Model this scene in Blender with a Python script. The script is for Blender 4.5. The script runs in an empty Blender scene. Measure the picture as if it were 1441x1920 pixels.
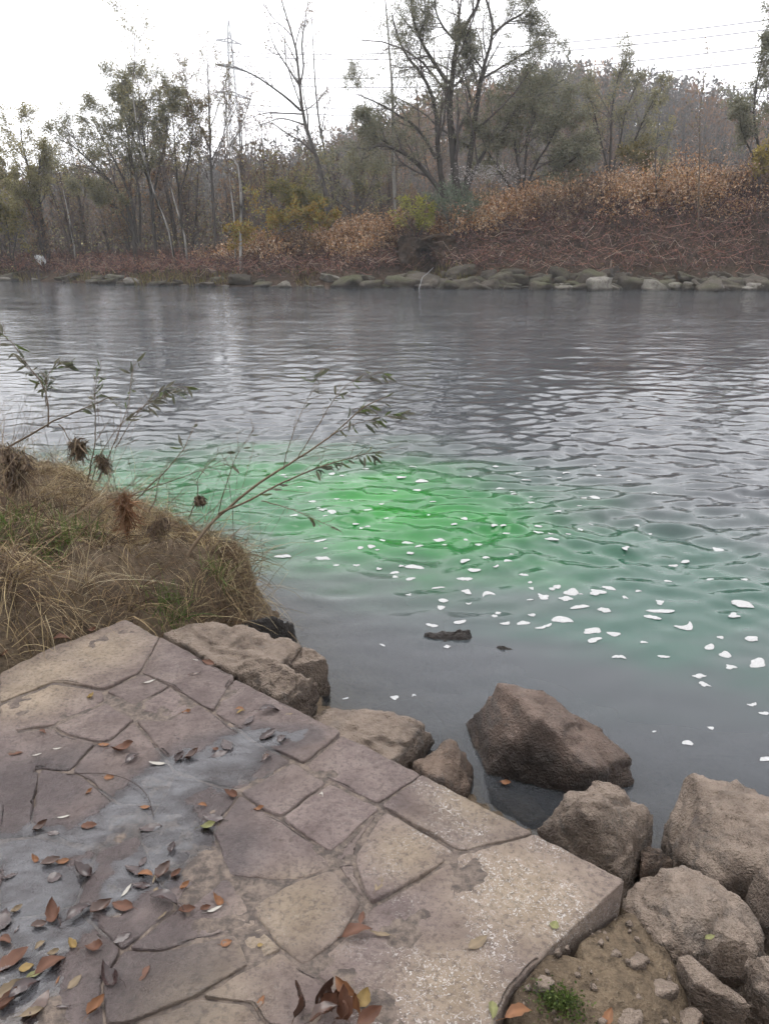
import bpy, bmesh, math, random
import numpy as np
from mathutils import Vector, Matrix

R = math.radians
rng = np.random.default_rng(7)
random.seed(7)
sc = bpy.context.scene
COL = sc.collection

# ------------------------------------------------------------------ camera
CAM_H = 2.0                       # eye height above the river surface (z = 0)
FPX = 1442.0                      # focal length in pixels of the 1441 x 1920 photograph
PITCH = math.atan(510 / FPX)      # horizon sits at v = 450
cd = bpy.data.cameras.new('camera')
cd.sensor_width = 36.0
cd.lens = 36.0 * FPX / 1920.0
cd.clip_start = 0.05
cd.clip_end = 3000
cam = bpy.data.objects.new('camera', cd)
COL.objects.link(cam)
cam.location = (0, 0, CAM_H)
cam.rotation_euler = (math.pi / 2 - PITCH, 0, 0)
sc.camera = cam

# ------------------------------------------------------------------ overcast sky, soft sun, exposure
SUN_EL, SUN_AZ = R(66), R(-40)     # in front of the camera, slightly left, behind cloud
w = bpy.data.worlds.new('World'); sc.world = w; w.use_nodes = True
nt = w.node_tree; nt.nodes.clear()
sky = nt.nodes.new('ShaderNodeTexSky'); sky.sky_type = 'NISHITA'; sky.sun_disc = False
sky.sun_elevation = SUN_EL; sky.sun_rotation = SUN_AZ
sky.air_density = 1.0; sky.dust_density = 4.0; sky.ozone_density = 1.0
hs = nt.nodes.new('ShaderNodeHueSaturation'); hs.inputs['Saturation'].default_value = 0.10
mx = nt.nodes.new('ShaderNodeMix'); mx.data_type = 'RGBA'
mx.inputs[0].default_value = 0.72                      # the cloud layer hides most of the clear sky
mx.inputs[7].default_value = (10.6, 10.6, 10.9, 1)
bg = nt.nodes.new('ShaderNodeBackground'); bg.inputs['Strength'].default_value = 0.12
wo = nt.nodes.new('ShaderNodeOutputWorld')
nt.links.new(sky.outputs[0], hs.inputs['Color']); nt.links.new(hs.outputs[0], mx.inputs[6])
nt.links.new(mx.outputs[2], bg.inputs['Color']); nt.links.new(bg.outputs[0], wo.inputs[0])

sl = bpy.data.lights.new('sun', 'SUN'); sl.energy = 0.7; sl.angle = R(40); sl.color = (1.0, 0.97, 0.93)
sun = bpy.data.objects.new('sun', sl); COL.objects.link(sun)
sdir = Vector((math.sin(SUN_AZ) * math.cos(SUN_EL), math.cos(SUN_AZ) * math.cos(SUN_EL), math.sin(SUN_EL)))
sun.rotation_euler = (-sdir).to_track_quat('-Z', 'Y').to_euler()
sun.location = (0, 0, 60)

vs = sc.view_settings
vs.view_transform = 'Standard'; vs.look = 'None'; vs.exposure = 1.0; vs.gamma = 1.0; vs.use_curve_mapping = False
cy = sc.cycles
cy.use_denoising = True
cy.max_bounces = 6; cy.diffuse_bounces = 3; cy.glossy_bounces = 3; cy.transmission_bounces = 4
cy.transparent_max_bounces = 12; cy.volume_bounces = 2
cy.use_adaptive_sampling = True; cy.adaptive_threshold = 0.05; cy.adaptive_min_samples = 16
cy.caustics_reflective = False; cy.caustics_refractive = False

# ------------------------------------------------------------------ helpers
CP, SP = math.cos(PITCH), math.sin(PITCH)
def ray(u, v):
    x = (u - 720.5) / FPX; y = (960 - v) / FPX
    return np.array((x, CP + y * SP, -SP + y * CP))
def at(u, v, z=0.0):               # point of the photograph that lies at height z
    d = ray(u, v); t = (z - CAM_H) / d[2]
    return np.array((d[0] * t, d[1] * t, z))
def aty(u, v, Y):                  # point of the photograph that lies Y metres away
    d = ray(u, v); t = Y / d[1]
    return np.array((d[0] * t, Y, CAM_H + d[2] * t))

_perm = np.random.default_rng(3).permutation(256); _perm = np.concatenate([_perm] * 3)
_grad = np.random.default_rng(4).normal(size=(256, 3)); _grad /= np.linalg.norm(_grad, axis=1)[:, None]
def perlin(p):
    p = np.asarray(p, float); i = np.floor(p).astype(int); f = p - i; i &= 255
    u = f * f * f * (f * (f * 6 - 15) + 10)
    def g(a, b, c):
        h = _perm[_perm[_perm[(i[:, 0] + a) & 255] + ((i[:, 1] + b) & 255)] + ((i[:, 2] + c) & 255)]
        return np.einsum('ij,ij->i', _grad[h], f - np.array((a, b, c)))
    x0 = g(0,0,0) * (1-u[:,0]) + g(1,0,0) * u[:,0]; x1 = g(0,1,0) * (1-u[:,0]) + g(1,1,0) * u[:,0]
    x2 = g(0,0,1) * (1-u[:,0]) + g(1,0,1) * u[:,0]; x3 = g(0,1,1) * (1-u[:,0]) + g(1,1,1) * u[:,0]
    y0 = x0 * (1-u[:,1]) + x1 * u[:,1]; y1 = x2 * (1-u[:,1]) + x3 * u[:,1]
    return (y0 * (1-u[:,2]) + y1 * u[:,2]) * 1.6
def fbm(p, o=4, g=0.5):
    p = np.asarray(p, float); s = np.zeros(len(p)); a = 1.0
    for k in range(o):
        s += a * perlin(p * 2.03 ** k + 17.3 * k); a *= g
    return s
def ridged(p, o=3):
    p = np.asarray(p, float); s = np.zeros(len(p)); a = 1.0
    for k in range(o):
        s += a * (1 - 2 * np.abs(perlin(p * 2.1 ** k + 31.7 * k))); a *= 0.5
    return s
def p3(x, y, z=0.0):
    return np.stack([np.broadcast_to(x, np.shape(x)), y, np.full(np.shape(x), z)], -1).reshape(-1, 3)
def sstep(a, b, x):
    t = np.clip((x - a) / (b - a), 0, 1); return t * t * (3 - 2 * t)
def nrm(v): return v / np.maximum(np.linalg.norm(v, axis=-1, keepdims=True), 1e-9)

def seg_dist(P, A, B):             # distance of points P (N,2) to segment A-B, and the parameter
    d = B - A; t = np.clip(((P - A) @ d) / max(d @ d, 1e-12), 0, 1)
    return np.linalg.norm(P - (A + t[:, None] * d), axis=1), t
def line_dist(P, L):
    return np.min([seg_dist(P, L[i], L[i + 1])[0] for i in range(len(L) - 1)], axis=0)
def inside(P, poly):
    c = np.zeros(len(P), bool); n = len(poly)
    for i in range(n):
        (x1, y1), (x2, y2) = poly[i], poly[(i + 1) % n]
        k = ((y1 > P[:, 1]) != (y2 > P[:, 1])) & (P[:, 0] < (x2 - x1) * (P[:, 1] - y1) / (y2 - y1 + 1e-12) + x1)
        c ^= k
    return c

class Geo:                         # collects faces for ONE mesh object
    def __init__(s): s.V = []; s.F = []; s.C = []; s.n = 0
    def add(s, V, F, col=None):
        V = np.asarray(V, float).reshape(-1, 3); s.V.append(V); s.F.append(np.asarray(F, int) + s.n)
        if col is not None:
            col = np.asarray(col, float)
            if col.ndim == 1: col = np.tile(col, (len(V), 1))
            s.C.append(col)
        s.n += len(V)
    def mesh(s, name, mat, smooth=False):
        return mk_mesh(name, np.concatenate(s.V), s.F, mat, smooth, {'tint': np.concatenate(s.C)} if s.C else None)
    def obj(s, name, mat, parent=None, smooth=False):
        return link(name, s.mesh(name, mat, smooth), parent)

def mk_mesh(name, V, Fs, mat=None, smooth=False, attrs=None):
    me = bpy.data.meshes.new(name)
    V = np.asarray(V, np.float32)
    me.vertices.add(len(V)); me.vertices.foreach_set('co', V.ravel())
    Fs = [f for f in Fs if len(f)]
    lv = np.concatenate([f.ravel() for f in Fs]); sizes = np.concatenate([np.full(len(f), f.shape[1]) for f in Fs])
    me.loops.add(len(lv)); me.loops.foreach_set('vertex_index', lv.astype(np.int32))
    me.polygons.add(len(sizes))
    st = np.concatenate([[0], np.cumsum(sizes)[:-1]])
    me.polygons.foreach_set('loop_start', st.astype(np.int32)); me.polygons.foreach_set('loop_total', sizes.astype(np.int32))
    if smooth: me.polygons.foreach_set('use_smooth', np.ones(len(sizes), bool))
    if attrs:
        for k, a in attrs.items():
            a = np.asarray(a, np.float32)
            if a.ndim == 1:
                at_ = me.attributes.new(k, 'FLOAT', 'POINT'); at_.data.foreach_set('value', a)
            else:
                if a.shape[1] == 3: a = np.concatenate([a, np.ones((len(a), 1), np.float32)], 1)
                at_ = me.attributes.new(k, 'FLOAT_COLOR', 'POINT'); at_.data.foreach_set('color', a.ravel())
    me.update(calc_edges=True)
    if mat: me.materials.append(mat)
    return me
def link(name, data, parent=None):
    o = bpy.data.objects.new(name, data); COL.objects.link(o)
    if parent is not None: o.parent = parent
    return o
def thing(name, label, cat, loc=(0, 0, 0), group=None):
    o = bpy.data.objects.new(name, None); COL.objects.link(o); o.location = loc; o.empty_display_size = 0.1
    return tag(o, label, cat, group)
def tag(o, label, cat, group=None):
    o['label'] = label; o['category'] = cat
    if group: o['group'] = group
    return o
ORD = ['leftmost', 'second', 'third', 'fourth', 'fifth', 'sixth', 'seventh', 'eighth', 'ninth', 'tenth', 'eleventh', 'twelfth', 'thirteenth', 'fourteenth', 'fifteenth', 'sixteenth']
def single_out(rows):                  # look-alikes that share a description are told apart by their order across the picture
    by = {}
    for o, u in rows: by.setdefault(o['label'], []).append((u, o))
    for lab, os_ in by.items():
        if len(os_) == 1: continue
        os_.sort(key=lambda t: t[0])
        for k, (u, o) in enumerate(os_):
            if len(os_) == 2: o['label'] = lab + (', left one' if k == 0 else ', right one')
            elif k == len(os_) - 1: o['label'] = lab + ', rightmost'
            elif k < len(ORD): o['label'] = lab + ', ' + ORD[k] + ('' if k == 0 else ' from left')
def structure(o, label=None):
    o['kind'] = 'structure'
    if label: o['label'] = label
    return o
def stuff(o, label=None, cat=None):
    o['kind'] = 'stuff'
    if label: o['label'] = label
    if cat: o['category'] = cat
    return o

def grid_faces(nu, nv):            # quads of a (nu, nv) vertex grid
    i = np.arange(nu * nv).reshape(nu, nv)
    return np.stack([i[:-1, :-1], i[1:, :-1], i[1:, 1:], i[:-1, 1:]], -1).reshape(-1, 4)

def tubes(P, Rd, sides=4):         # P (N,K,3) centre lines, Rd (N,K) radii
    N, K, _ = P.shape
    T = nrm(np.gradient(P, axis=1)); m = nrm(T.mean(1))
    ref = np.where(np.abs(m[:, 2:3]) > 0.8, np.array([[1., 0, 0]]), np.array([[0, 0, 1.]]))[:, None, :]
    A = nrm(np.cross(T, np.broadcast_to(ref, T.shape))); B = np.cross(T, A)
    th = np.arange(sides) * 2 * np.pi / sides
    V = P[:, :, None, :] + Rd[:, :, None, None] * (A[:, :, None, :] * np.cos(th)[None, None, :, None] + B[:, :, None, :] * np.sin(th)[None, None, :, None])
    i = np.arange(N * K * sides).reshape(N, K, sides); j = np.roll(i, -1, axis=2)
    F = np.stack([i[:, :-1], i[:, 1:], j[:, 1:], j[:, :-1]], -1).reshape(-1, 4)
    return V.reshape(-1, 3), F
def ribbons(P, W, side=None, r=rng):        # P (N,K,3), W (N,K) half widths
    N, K, _ = P.shape
    T = nrm(np.gradient(P, axis=1))
    if side is None: side = nrm(r.normal(size=(N, 1, 3)))
    A = nrm(np.cross(T, np.broadcast_to(side, T.shape)))
    V = np.stack([P - A * W[..., None], P + A * W[..., None]], 2)
    i = np.arange(N * K * 2).reshape(N, K, 2)
    F = np.stack([i[:, :-1, 0], i[:, :-1, 1], i[:, 1:, 1], i[:, 1:, 0]], -1).reshape(-1, 4)
    return V.reshape(-1, 3), F
def leaf_quads(P, D, L, W, r=rng):   # one rhombic leaf at each P along D
    N = len(P); S = nrm(np.cross(D, r.normal(size=(N, 3)))) * (W / 2)[:, None]
    M = P + D * (L * 0.45)[:, None]
    V = np.stack([P, M + S, P + D * L[:, None], M - S], 1)
    return V.reshape(-1, 3), np.arange(N * 4).reshape(N, 4)
def resample(pl, k):
    pl = np.asarray(pl, float); s = np.concatenate([[0], np.cumsum(np.linalg.norm(np.diff(pl, axis=0), axis=1))])
    # Catmull-Rom through the points keeps traced limbs smooth
    t = np.linspace(0, s[-1], k); i = np.clip(np.searchsorted(s, t, 'right') - 1, 0, len(pl) - 2)
    f = ((t - s[i]) / np.maximum(s[i + 1] - s[i], 1e-9))[:, None]
    a = pl[np.maximum(i - 1, 0)]; b = pl[i]; c = pl[i + 1]; d = pl[np.minimum(i + 2, len(pl) - 1)]
    return 0.5 * (2 * b + (c - a) * f + (2 * a - 5 * b + 4 * c - d) * f ** 2 + (3 * b - a - 3 * c + d) * f ** 3)

# ------------------------------------------------------------------ materials
ALB = 0.67
class Mat:
    def __init__(s, name):
        s.m = bpy.data.materials.new(name); s.m.use_nodes = True; s.t = s.m.node_tree; s.t.nodes.clear()
        s.out = s.t.nodes.new('ShaderNodeOutputMaterial')
    def n(s, typ, ins=None, **kw):
        nd = s.t.nodes.new('ShaderNode' + typ)
        for k, v in kw.items(): setattr(nd, k, v)
        ck = {'BsdfPrincipled': 'Base Color', 'BsdfDiffuse': 'Color', 'BsdfTranslucent': 'Color'}.get(typ)
        if ck and ck in (ins or {}):                     # all surfaces share one reflectance scale
            ins = dict(ins); v = ins[ck]
            if isinstance(v, bpy.types.NodeSocket): ins[ck] = s.mix(1.0, v, (ALB, ALB, ALB), 'MULTIPLY')
            else: ins[ck] = tuple(c * ALB for c in v[:3]) + (1,)
        for k, v in (ins or {}).items():
            if isinstance(v, bpy.types.NodeSocket): s.t.links.new(v, nd.inputs[k])
            else: nd.inputs[k].default_value = v
        return nd
    def coord(s, which='Object'): return s.n('TexCoord').outputs[which]
    def attr(s, name, out='Color'): return s.n('Attribute', attribute_name=name).outputs[out]
    def noise(s, vec, scale, detail=4, rough=0.55, dist=0.0):
        return s.n('TexNoise', {'Vector': vec, 'Scale': scale, 'Detail': detail, 'Roughness': rough, 'Distortion': dist}).outputs[0]
    def ramp(s, fac, stops):
        nd = s.n('ValToRGB', {0: fac}); cr = nd.color_ramp
        while len(cr.elements) < len(stops): cr.elements.new(0.5)
        for e, (p, c) in zip(cr.elements, stops): e.position = p; e.color = (c, c, c, 1) if np.isscalar(c) else (*c, 1)
        return nd.outputs[0]
    def mix(s, fac, a, b, blend='MIX'):
        nd = s.n('Mix', data_type='RGBA', blend_type=blend)
        for k, v in ((0, fac), (6, a), (7, b)):
            if isinstance(v, bpy.types.NodeSocket): s.t.links.new(v, nd.inputs[k])
            else: nd.inputs[k].default_value = (*v, 1) if (k and len(v) == 3) else v
        return nd.outputs[2]
    def math(s, op, a, b=0.0, clamp=False):
        return s.n('Math', {0: a, 1: b}, operation=op, use_clamp=clamp).outputs[0]
    def bump(s, h, strength=0.5, dist=0.02, normal=None):
        d = {'Height': h, 'Strength': strength, 'Distance': dist}
        if normal is not None: d['Normal'] = normal
        return s.n('Bump', d).outputs[0]
    def principled(s, **ins):
        nd = s.n('BsdfPrincipled', {k.replace('_', ' '): v for k, v in ins.items()})
        s.t.links.new(nd.outputs[0], s.out.inputs[0]); return nd
    def surf(s, sh): s.t.links.new(sh, s.out.inputs[0])

def tint_mat(name, rough=0.8, transl=0.0, spec=0.2, nscale=0.0, namp=0.35):
    m = Mat(name); c = m.attr('tint')
    if nscale:
        f = m.ramp(m.noise(m.coord(), nscale), [(0.3, 1 - namp), (0.7, 1 + namp * 0.0 + 0.0)])
        c = m.mix(1.0, c, f, 'MULTIPLY')
    p = m.n('BsdfPrincipled', {'Base Color': c, 'Roughness': rough, 'Specular IOR Level': spec})
    if transl:
        tr = m.n('BsdfTranslucent', {'Color': c})
        mixs = m.n('MixShader', {0: transl, 1: p.outputs[0], 2: tr.outputs[0]})
        m.surf(mixs.outputs[0])
    else: m.surf(p.outputs[0])
    return m.m

def rock_mat(name, c1, c2, c3, wet_z=None, scale=1.0, moss=0.0, silt_k=1.0):
    m = Mat(name); g = m.n('NewGeometry'); pos = g.outputs['Position']
    n1 = m.noise(pos, 3.2 * scale, 3, 0.62, 0.4); n2 = m.noise(pos, 15 * scale, 5, 0.74); n3 = m.noise(pos, 130 * scale, 2, 0.65)
    c = m.mix(m.ramp(n1, [(0.40, 0.0), (0.60, 1.0)]), c1, c2)
    c = m.mix(m.ramp(n2, [(0.50, 0.0), (0.66, 0.85)]), c, c3)
    c = m.mix(m.ramp(m.noise(pos, 6.5 * scale, 3, 0.6, 1.0), [(0.56, 0.0), (0.66, 0.6)]), c, (0.15, 0.135, 0.125))
    c = m.mix(m.ramp(n3, [(0.30, 0.55), (0.5, 0.0)]), c, tuple(x * 0.45 for x in c1))
    st = m.math('MULTIPLY', m.ramp(n1, [(0.30, 1.0), (0.44, 0.0)]), m.ramp(n2, [(0.40, 0.2), (0.62, 0.85)]))
    c = m.mix(st, c, tuple(x * 0.38 for x in c1))      # dark lichen stains
    rough = 0.85
    sep = m.n('SeparateXYZ', {0: pos}).outputs
    nz = m.n('SeparateXYZ', {0: g.outputs['Normal']}).outputs[2]
    # pale silt settled on upward faces
    silt = m.math('MULTIPLY', m.ramp(nz, [(0.45, 0.0), (0.85, 1.0)]), m.ramp(n2, [(0.35, 0.15 * silt_k), (0.65, 0.8 * silt_k)]))
    c = m.mix(silt, c, tuple(min(1, x * 1.35) for x in c2))
    if moss:
        mm = m.math('MULTIPLY', m.ramp(nz, [(0.1, 0.0), (0.7, moss)]), m.ramp(m.noise(pos, 2.3 * scale, 5), [(0.45, 0.0), (0.6, 1.0)]))
        c = m.mix(mm, c, (0.095, 0.105, 0.04))
    if wet_z is not None:               # tide mark: stone stays dark and wet just above the water
        zz = m.math('ADD', sep[2], m.math('MULTIPLY', m.math('SUBTRACT', n1, 0.5), 0.10))
        wet = m.ramp(m.math('MULTIPLY', m.math('SUBTRACT', wet_z, zz), 14.0), [(0.0, 0.0), (1.0, 1.0)])
        c = m.mix(wet, c, m.mix(1.0, c, (0.42, 0.40, 0.38), 'MULTIPLY'))
        rough = m.math('SUBTRACT', 0.85, m.math('MULTIPLY', wet, 0.45))
    h = m.math('ADD', m.math('MULTIPLY', n2, 1.0), m.math('MULTIPLY', n3, 0.45))
    m.principled(Base_Color=c, Roughness=rough, Specular_IOR_Level=0.3, Normal=m.bump(h, 1.0, 0.034 / scale))
    return m.m

M = {}
M['rock'] = rock_mat('boulder sandstone', (0.15, 0.113, 0.09), (0.29, 0.228, 0.182), (0.18, 0.15, 0.128), wet_z=0.10)
M['rock_dark'] = rock_mat('dark brown sandstone', (0.12, 0.086, 0.068), (0.215, 0.155, 0.118), (0.155, 0.12, 0.10), wet_z=0.08)
M['rock_wet'] = rock_mat('river-wet brown sandstone', (0.11, 0.08, 0.066), (0.215, 0.158, 0.13), (0.145, 0.112, 0.094), wet_z=0.17)
M['rock_soaked'] = rock_mat('soaked dark stone', (0.075, 0.066, 0.062), (0.13, 0.115, 0.108), (0.095, 0.085, 0.08), wet_z=0.6, silt_k=0.2)
M['riprap'] = rock_mat('weathered riprap', (0.075, 0.063, 0.052), (0.165, 0.14, 0.115), (0.09, 0.08, 0.05), wet_z=0.14, scale=0.3, moss=0.6, silt_k=0.4)
M['riprap_pale'] = rock_mat('pale riprap', (0.17, 0.155, 0.13), (0.36, 0.335, 0.295), (0.13, 0.115, 0.08), wet_z=0.12, scale=0.3, moss=0.35, silt_k=0.5)
M['leaf'] = tint_mat('foliage', 0.6, 0.5, 0.25)
M['dry_leaf'] = tint_mat('dead leaves', 0.6, 0.12, 0.3)
M['wet_leaf'] = tint_mat('wet dead leaves', 0.22, 0.05, 0.5, 60, 0.35)
M['straw'] = tint_mat('dry grass', 0.7, 0.15, 0.25)
M['bark'] = tint_mat('bark', 0.9, 0, 0.15, 3.0, 0.4)
M['twig'] = tint_mat('twigs', 0.85, 0, 0.15)

# ------------------------------------------------------------------ near bank, river bed
SHORE = np.array([(-160, 70), (-60, 34), (-20, 16), (-9, 10.2), (-4.2, 7.2), (-2.5, 5.75), (-1.55, 4.85), (-0.95, 4.3), (-0.62, 3.98), (-0.54, 3.66),
                  (-0.50, 3.35), (-0.28, 3.05), (0.02, 2.62), (0.38, 2.36), (0.66, 2.12), (0.95, 2.02), (1.25, 1.92),
                  (1.9, 1.85), (3.2, 1.95), (8, 2.6), (25, 4), (160, 10)], float)
LAND = np.concatenate([SHORE, [(160, -200), (-160, -200)]])
ZP = 0.42                                   # level of the paving
def near_h(x, y):
    P = np.stack([x, y], -1); d = line_dist(P, SHORE); d = np.where(inside(P, LAND), d, -d)
    q = p3(x, y)
    land = 0.02 + 0.30 * sstep(0.05, 1.1, d)
    # silty mound left of the paving
    s = (y - (2.55 + (x + 1.51) * 1.12)) / 1.5                  # metres beyond the back edge of the paving
    m = sstep(-0.05, 0.35, s)
    mound = 0.02 + 0.38 * sstep(0.0, 0.16, d + 0.05 * fbm(q * 4, 2)) + 0.24 * sstep(0.25, 1.3, d) + 0.125 * fbm(q * 2.4, 3) * sstep(0, 0.4, d) + 0.035 * fbm(q * 8, 4)
    land = land * (1 - m) + mound * m
    land = land + np.clip(-y - 1.2, 0, 14) * 0.62   # the bank climbs behind the photographer
    bed = np.maximum(-0.06 + 0.32 * d, -1.2) + 0.03 * fbm(q * 3, 3)
    z = np.where(d > 0, land, bed)
    z = z + 0.012 * fbm(q * 14, 3) * (d > -0.3)
    # the dug-out under the paving
    return z
nx, ny = 290, 224
gx, gy = np.meshgrid(np.linspace(-6.5, 6.5, nx), np.linspace(-1.2, 8.8, ny), indexing='ij')
PLAT = np.array([at(u, v, ZP)[:2] for u, v in [(0, 1262), (100, 1212), (235, 1160), (1170, 1650), (1062, 1752), (960, 1852), (920, 1925), (900, 2010)]] + [(0.15, 0.2), (-1.6, 0.2), (-1.9, 1.6)])
def near_h2(x, y):
    z = near_h(x, y); P = np.stack([x, y], -1)
    ins = inside(P, PLAT); dd = line_dist(P, np.concatenate([PLAT, PLAT[:1]]))
    k = np.where(ins, 1.0, np.clip(1 - dd / 0.05, 0, 1))
    z = np.where(k > 0, np.minimum(z, z * (1 - k) + (ZP - 0.115) * k), z)
    # soil heaped against the front right corner of the paving
    A = at(1050, 1765, ZP)[:2]; B = at(890, 2040, ZP)[:2]; e, _ = seg_dist(P, A, B); n_ = fbm(p3(x, y) * 11, 4, 0.6)
    z = np.where(ins | (e > 0.9), z, np.maximum(z, ZP - 0.006 + 0.020 * n_ - 0.25 * e - 1.2 * np.maximum(e - 0.27, 0)))
    return z
gz = near_h2(gx.ravel(), gy.ravel())
m = Mat('silty soil'); pos = m.n('NewGeometry').outputs['Position']
n1 = m.noise(pos, 2.2, 4, 0.6); n2 = m.noise(pos, 34, 4, 0.7); n3 = m.noise(pos, 160, 2)
c = m.mix(m.ramp(n1, [(0.38, 0.0), (0.62, 1.0)]), (0.105, 0.078, 0.054), (0.215, 0.162, 0.11))
c = m.mix(m.ramp(n2, [(0.35, 0.7), (0.55, 0.0)]), c, (0.055, 0.042, 0.031))
c = m.mix(m.ramp(n3, [(0.62, 0.0), (0.75, 0.6)]), c, (0.32, 0.27, 0.20))
m.principled(Base_Color=c, Roughness=0.95, Specular_IOR_Level=0.15, Normal=m.bump(m.math('ADD', n2, m.math('MULTIPLY', n3, 0.4)), 1.0, 0.02))
M['soil'] = m.m
structure(link('bank_ground', mk_mesh('bank_ground', np.stack([gx.ravel(), gy.ravel(), gz], -1), [grid_faces(nx, ny)], M['soil'], True)))
# wide ground round it
lx = np.concatenate([np.linspace(-300, -12, 40), np.linspace(-11, 11, 67), np.linspace(12, 300, 40)]); ly = np.concatenate([np.linspace(-200, -8, 30), np.linspace(-7, 30, 112), np.linspace(31, 80, 20)])
hx, hy = np.meshgrid(lx, ly, indexing='ij')
hz = near_h(hx.ravel(), hy.ravel()); inn = (np.abs(hx.ravel()) < 6.3) & (hy.ravel() > -1.0) & (hy.ravel() < 8.6)
hz = np.where(inn, np.minimum(hz, hz) - 0.35, hz); hz = np.where(hy.ravel() > 0, np.minimum(hz, 3.0), np.minimum(hz, 9.0))
structure(link('ground', mk_mesh('ground', np.stack([hx.ravel(), hy.ravel(), hz], -1), [grid_faces(len(lx), len(ly))], M['soil'], True)))

# ------------------------------------------------------------------ far bank and wooded hill
YW_X = [-120, -45, -20.4, -12, -5, 0, 8, 16, 40, 120]; YW_Y = [90, 56, 42.4, 37.6, 35.9, 35.3, 34.4, 33.5, 31, 24]
def yw(x): return np.interp(x, YW_X, YW_Y) + 0.25 * np.sin(x * 1.3) + 0.15 * np.sin(x * 3.1 + 1)
def crest(x): return np.interp(x, [-30, -12, -6, -2, 2, 6, 10, 16, 40], [0.7, 0.8, 1.1, 1.5, 2.0, 2.8, 3.3, 3.6, 3.5])
RID_U = [-1500, -300, 0, 100, 250, 400, 520, 640, 800, 950, 1010, 1060, 1150, 1250, 1350, 1441, 1800, 3000]
RID_V = [400, 365, 360, 345, 318, 300, 296, 268, 208, 150, 132, 136, 154, 178, 212, 242, 280, 380]
def far_h(x, y):
    d = y - yw(x); c = crest(x); q = p3(x, y)
    rip = 0.95 * sstep(0, 1.7, d) * np.interp(x, [-12, -2, 3], [0.5, 0.75, 1.0])
    z = -0.05 + rip + (c - rip) * sstep(1.2, 4.4, d) + 0.10 * fbm(q * 0.8, 3) * sstep(0, 2, d)
    z = np.where(d < 0, np.maximum(-1.2, 0.5 * d), z)
    z = z - 0.75 * np.exp(-((x - 1.95) / 0.42) ** 2) * sstep(0.1, 0.5, d) * (1 - sstep(1.4, 2.4, d))    # washed-out gully of the side drain
    u = 720.5 + FPX * x / np.maximum(y, 1) / CP                 # hill: rises behind the flood plain
    v = np.interp(u, RID_U, RID_V); el = np.tan(np.arctan((960 - v) / FPX) - PITCH)
    top = np.maximum(el * 195 - 6.5, 3)
    z = z + (top - c) * sstep(62, 195, y) * (y > 60) + 5 * fbm(q * 0.02, 3) * sstep(70, 200, y)
    return z
fx = np.concatenate([np.linspace(-290, -50, 50), np.linspace(-48, 48, 170), np.linspace(50, 290, 40)])
fy = np.concatenate([np.linspace(30, 46, 80), np.linspace(47, 210, 90), np.linspace(215, 335, 20)])
hx, hy = np.meshgrid(fx, fy, indexing='ij')
hz = far_h(hx.ravel(), hy.ravel())
m = Mat('far bank soil'); pos = m.n('NewGeometry').outputs['Position']
n1 = m.noise(pos, 0.5, 6, 0.65); n2 = m.noise(pos, 6, 5, 0.7)
c = m.mix(m.ramp(n1, [(0.4, 0.0), (0.6, 1.0)]), (0.085, 0.062, 0.05), (0.15, 0.105, 0.075))
c = m.mix(m.ramp(n2, [(0.4, 0.6), (0.6, 0.0)]), c, (0.04, 0.03, 0.025))
m.principled(Base_Color=c, Roughness=0.95, Specular_IOR_Level=0.1, Normal=m.bump(n2, 1.0, 0.2))
M['far_soil'] = m.m
structure(link('far_bank', mk_mesh('far_bank', np.stack([hx.ravel(), hy.ravel(), hz], -1), [grid_faces(len(fx), len(fy))], M['far_soil'], True)))

# ------------------------------------------------------------------ river
ns, nr = 430, 720
s = np.concatenate([np.linspace(-2.6, -0.78, 46)[:-1], np.linspace(-0.78, 0.78, ns - 90), np.linspace(0.78, 2.6, 46)[1:]]); yy = 0.9 * (62 / 0.9) ** np.linspace(0, 1, nr)
X = s[:, None] * (yy[None, :] + 0.8); Y = np.broadcast_to(yy[None, :], X.shape)
x = X.ravel(); y = Y.ravel()
spacing = 0.0058 * (y + 0.3)
P2 = np.stack([x, y], -1)
dsh = line_dist(P2, SHORE[2:-2])
rw = np.random.default_rng(11)
z = np.zeros_like(x)
# wave groups: calm pool by the rocks, current beyond
patch = fbm(p3(x * 0.16, y * 0.22, 3.0), 3); patch2 = fbm(p3(x * 0.45 + 9, y * 0.8, 1.0), 2)
amp_env = 0.10 + 1.10 * sstep(3.6, 5.4, y + 0.16 * x + 0.5 * patch) - 0.18 * sstep(8, 16, y)
amp_env = amp_env * np.clip(0.85 + 0.55 * patch2 + 0.25 * patch, 0.25, 1.6)
qx = x + 0.25 * perlin(p3(x * 0.5, y * 0.5, 5.0)); qy = y + 0.22 * perlin(p3(x * 0.55 + 5, y * 0.6, 7.0))
for k in range(64):
    lam = 0.13 * (0.95 / 0.13) ** ((k % 32) / 31) * rw.uniform(0.9, 1.1)
    th = rw.normal(0, 0.50) + 0.06; kx, ky = math.sin(th) * 2 * math.pi / lam, math.cos(th) * 2 * math.pi / lam
    slope = 0.046 * math.exp(-(math.log(lam / 0.215) / 0.55) ** 2) + 0.011
    damp = np.clip((lam / (spacing + 1e-6) - 2.3) / 2.4, 0, 1)
    z += damp * slope * lam / (2 * math.pi) * np.sin(kx * qx + ky * qy + rw.uniform(0, 6.28))
z *= amp_env * (1 - 0.40 * sstep(6.5, 14, y))
z += 0.0012 * np.sin(7 * y + 2.0 * x + 3 * patch) * sstep(0.05, 0.5, dsh)
z *= sstep(0.0, 0.25, dsh) * 0.9 + 0.1
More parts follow.
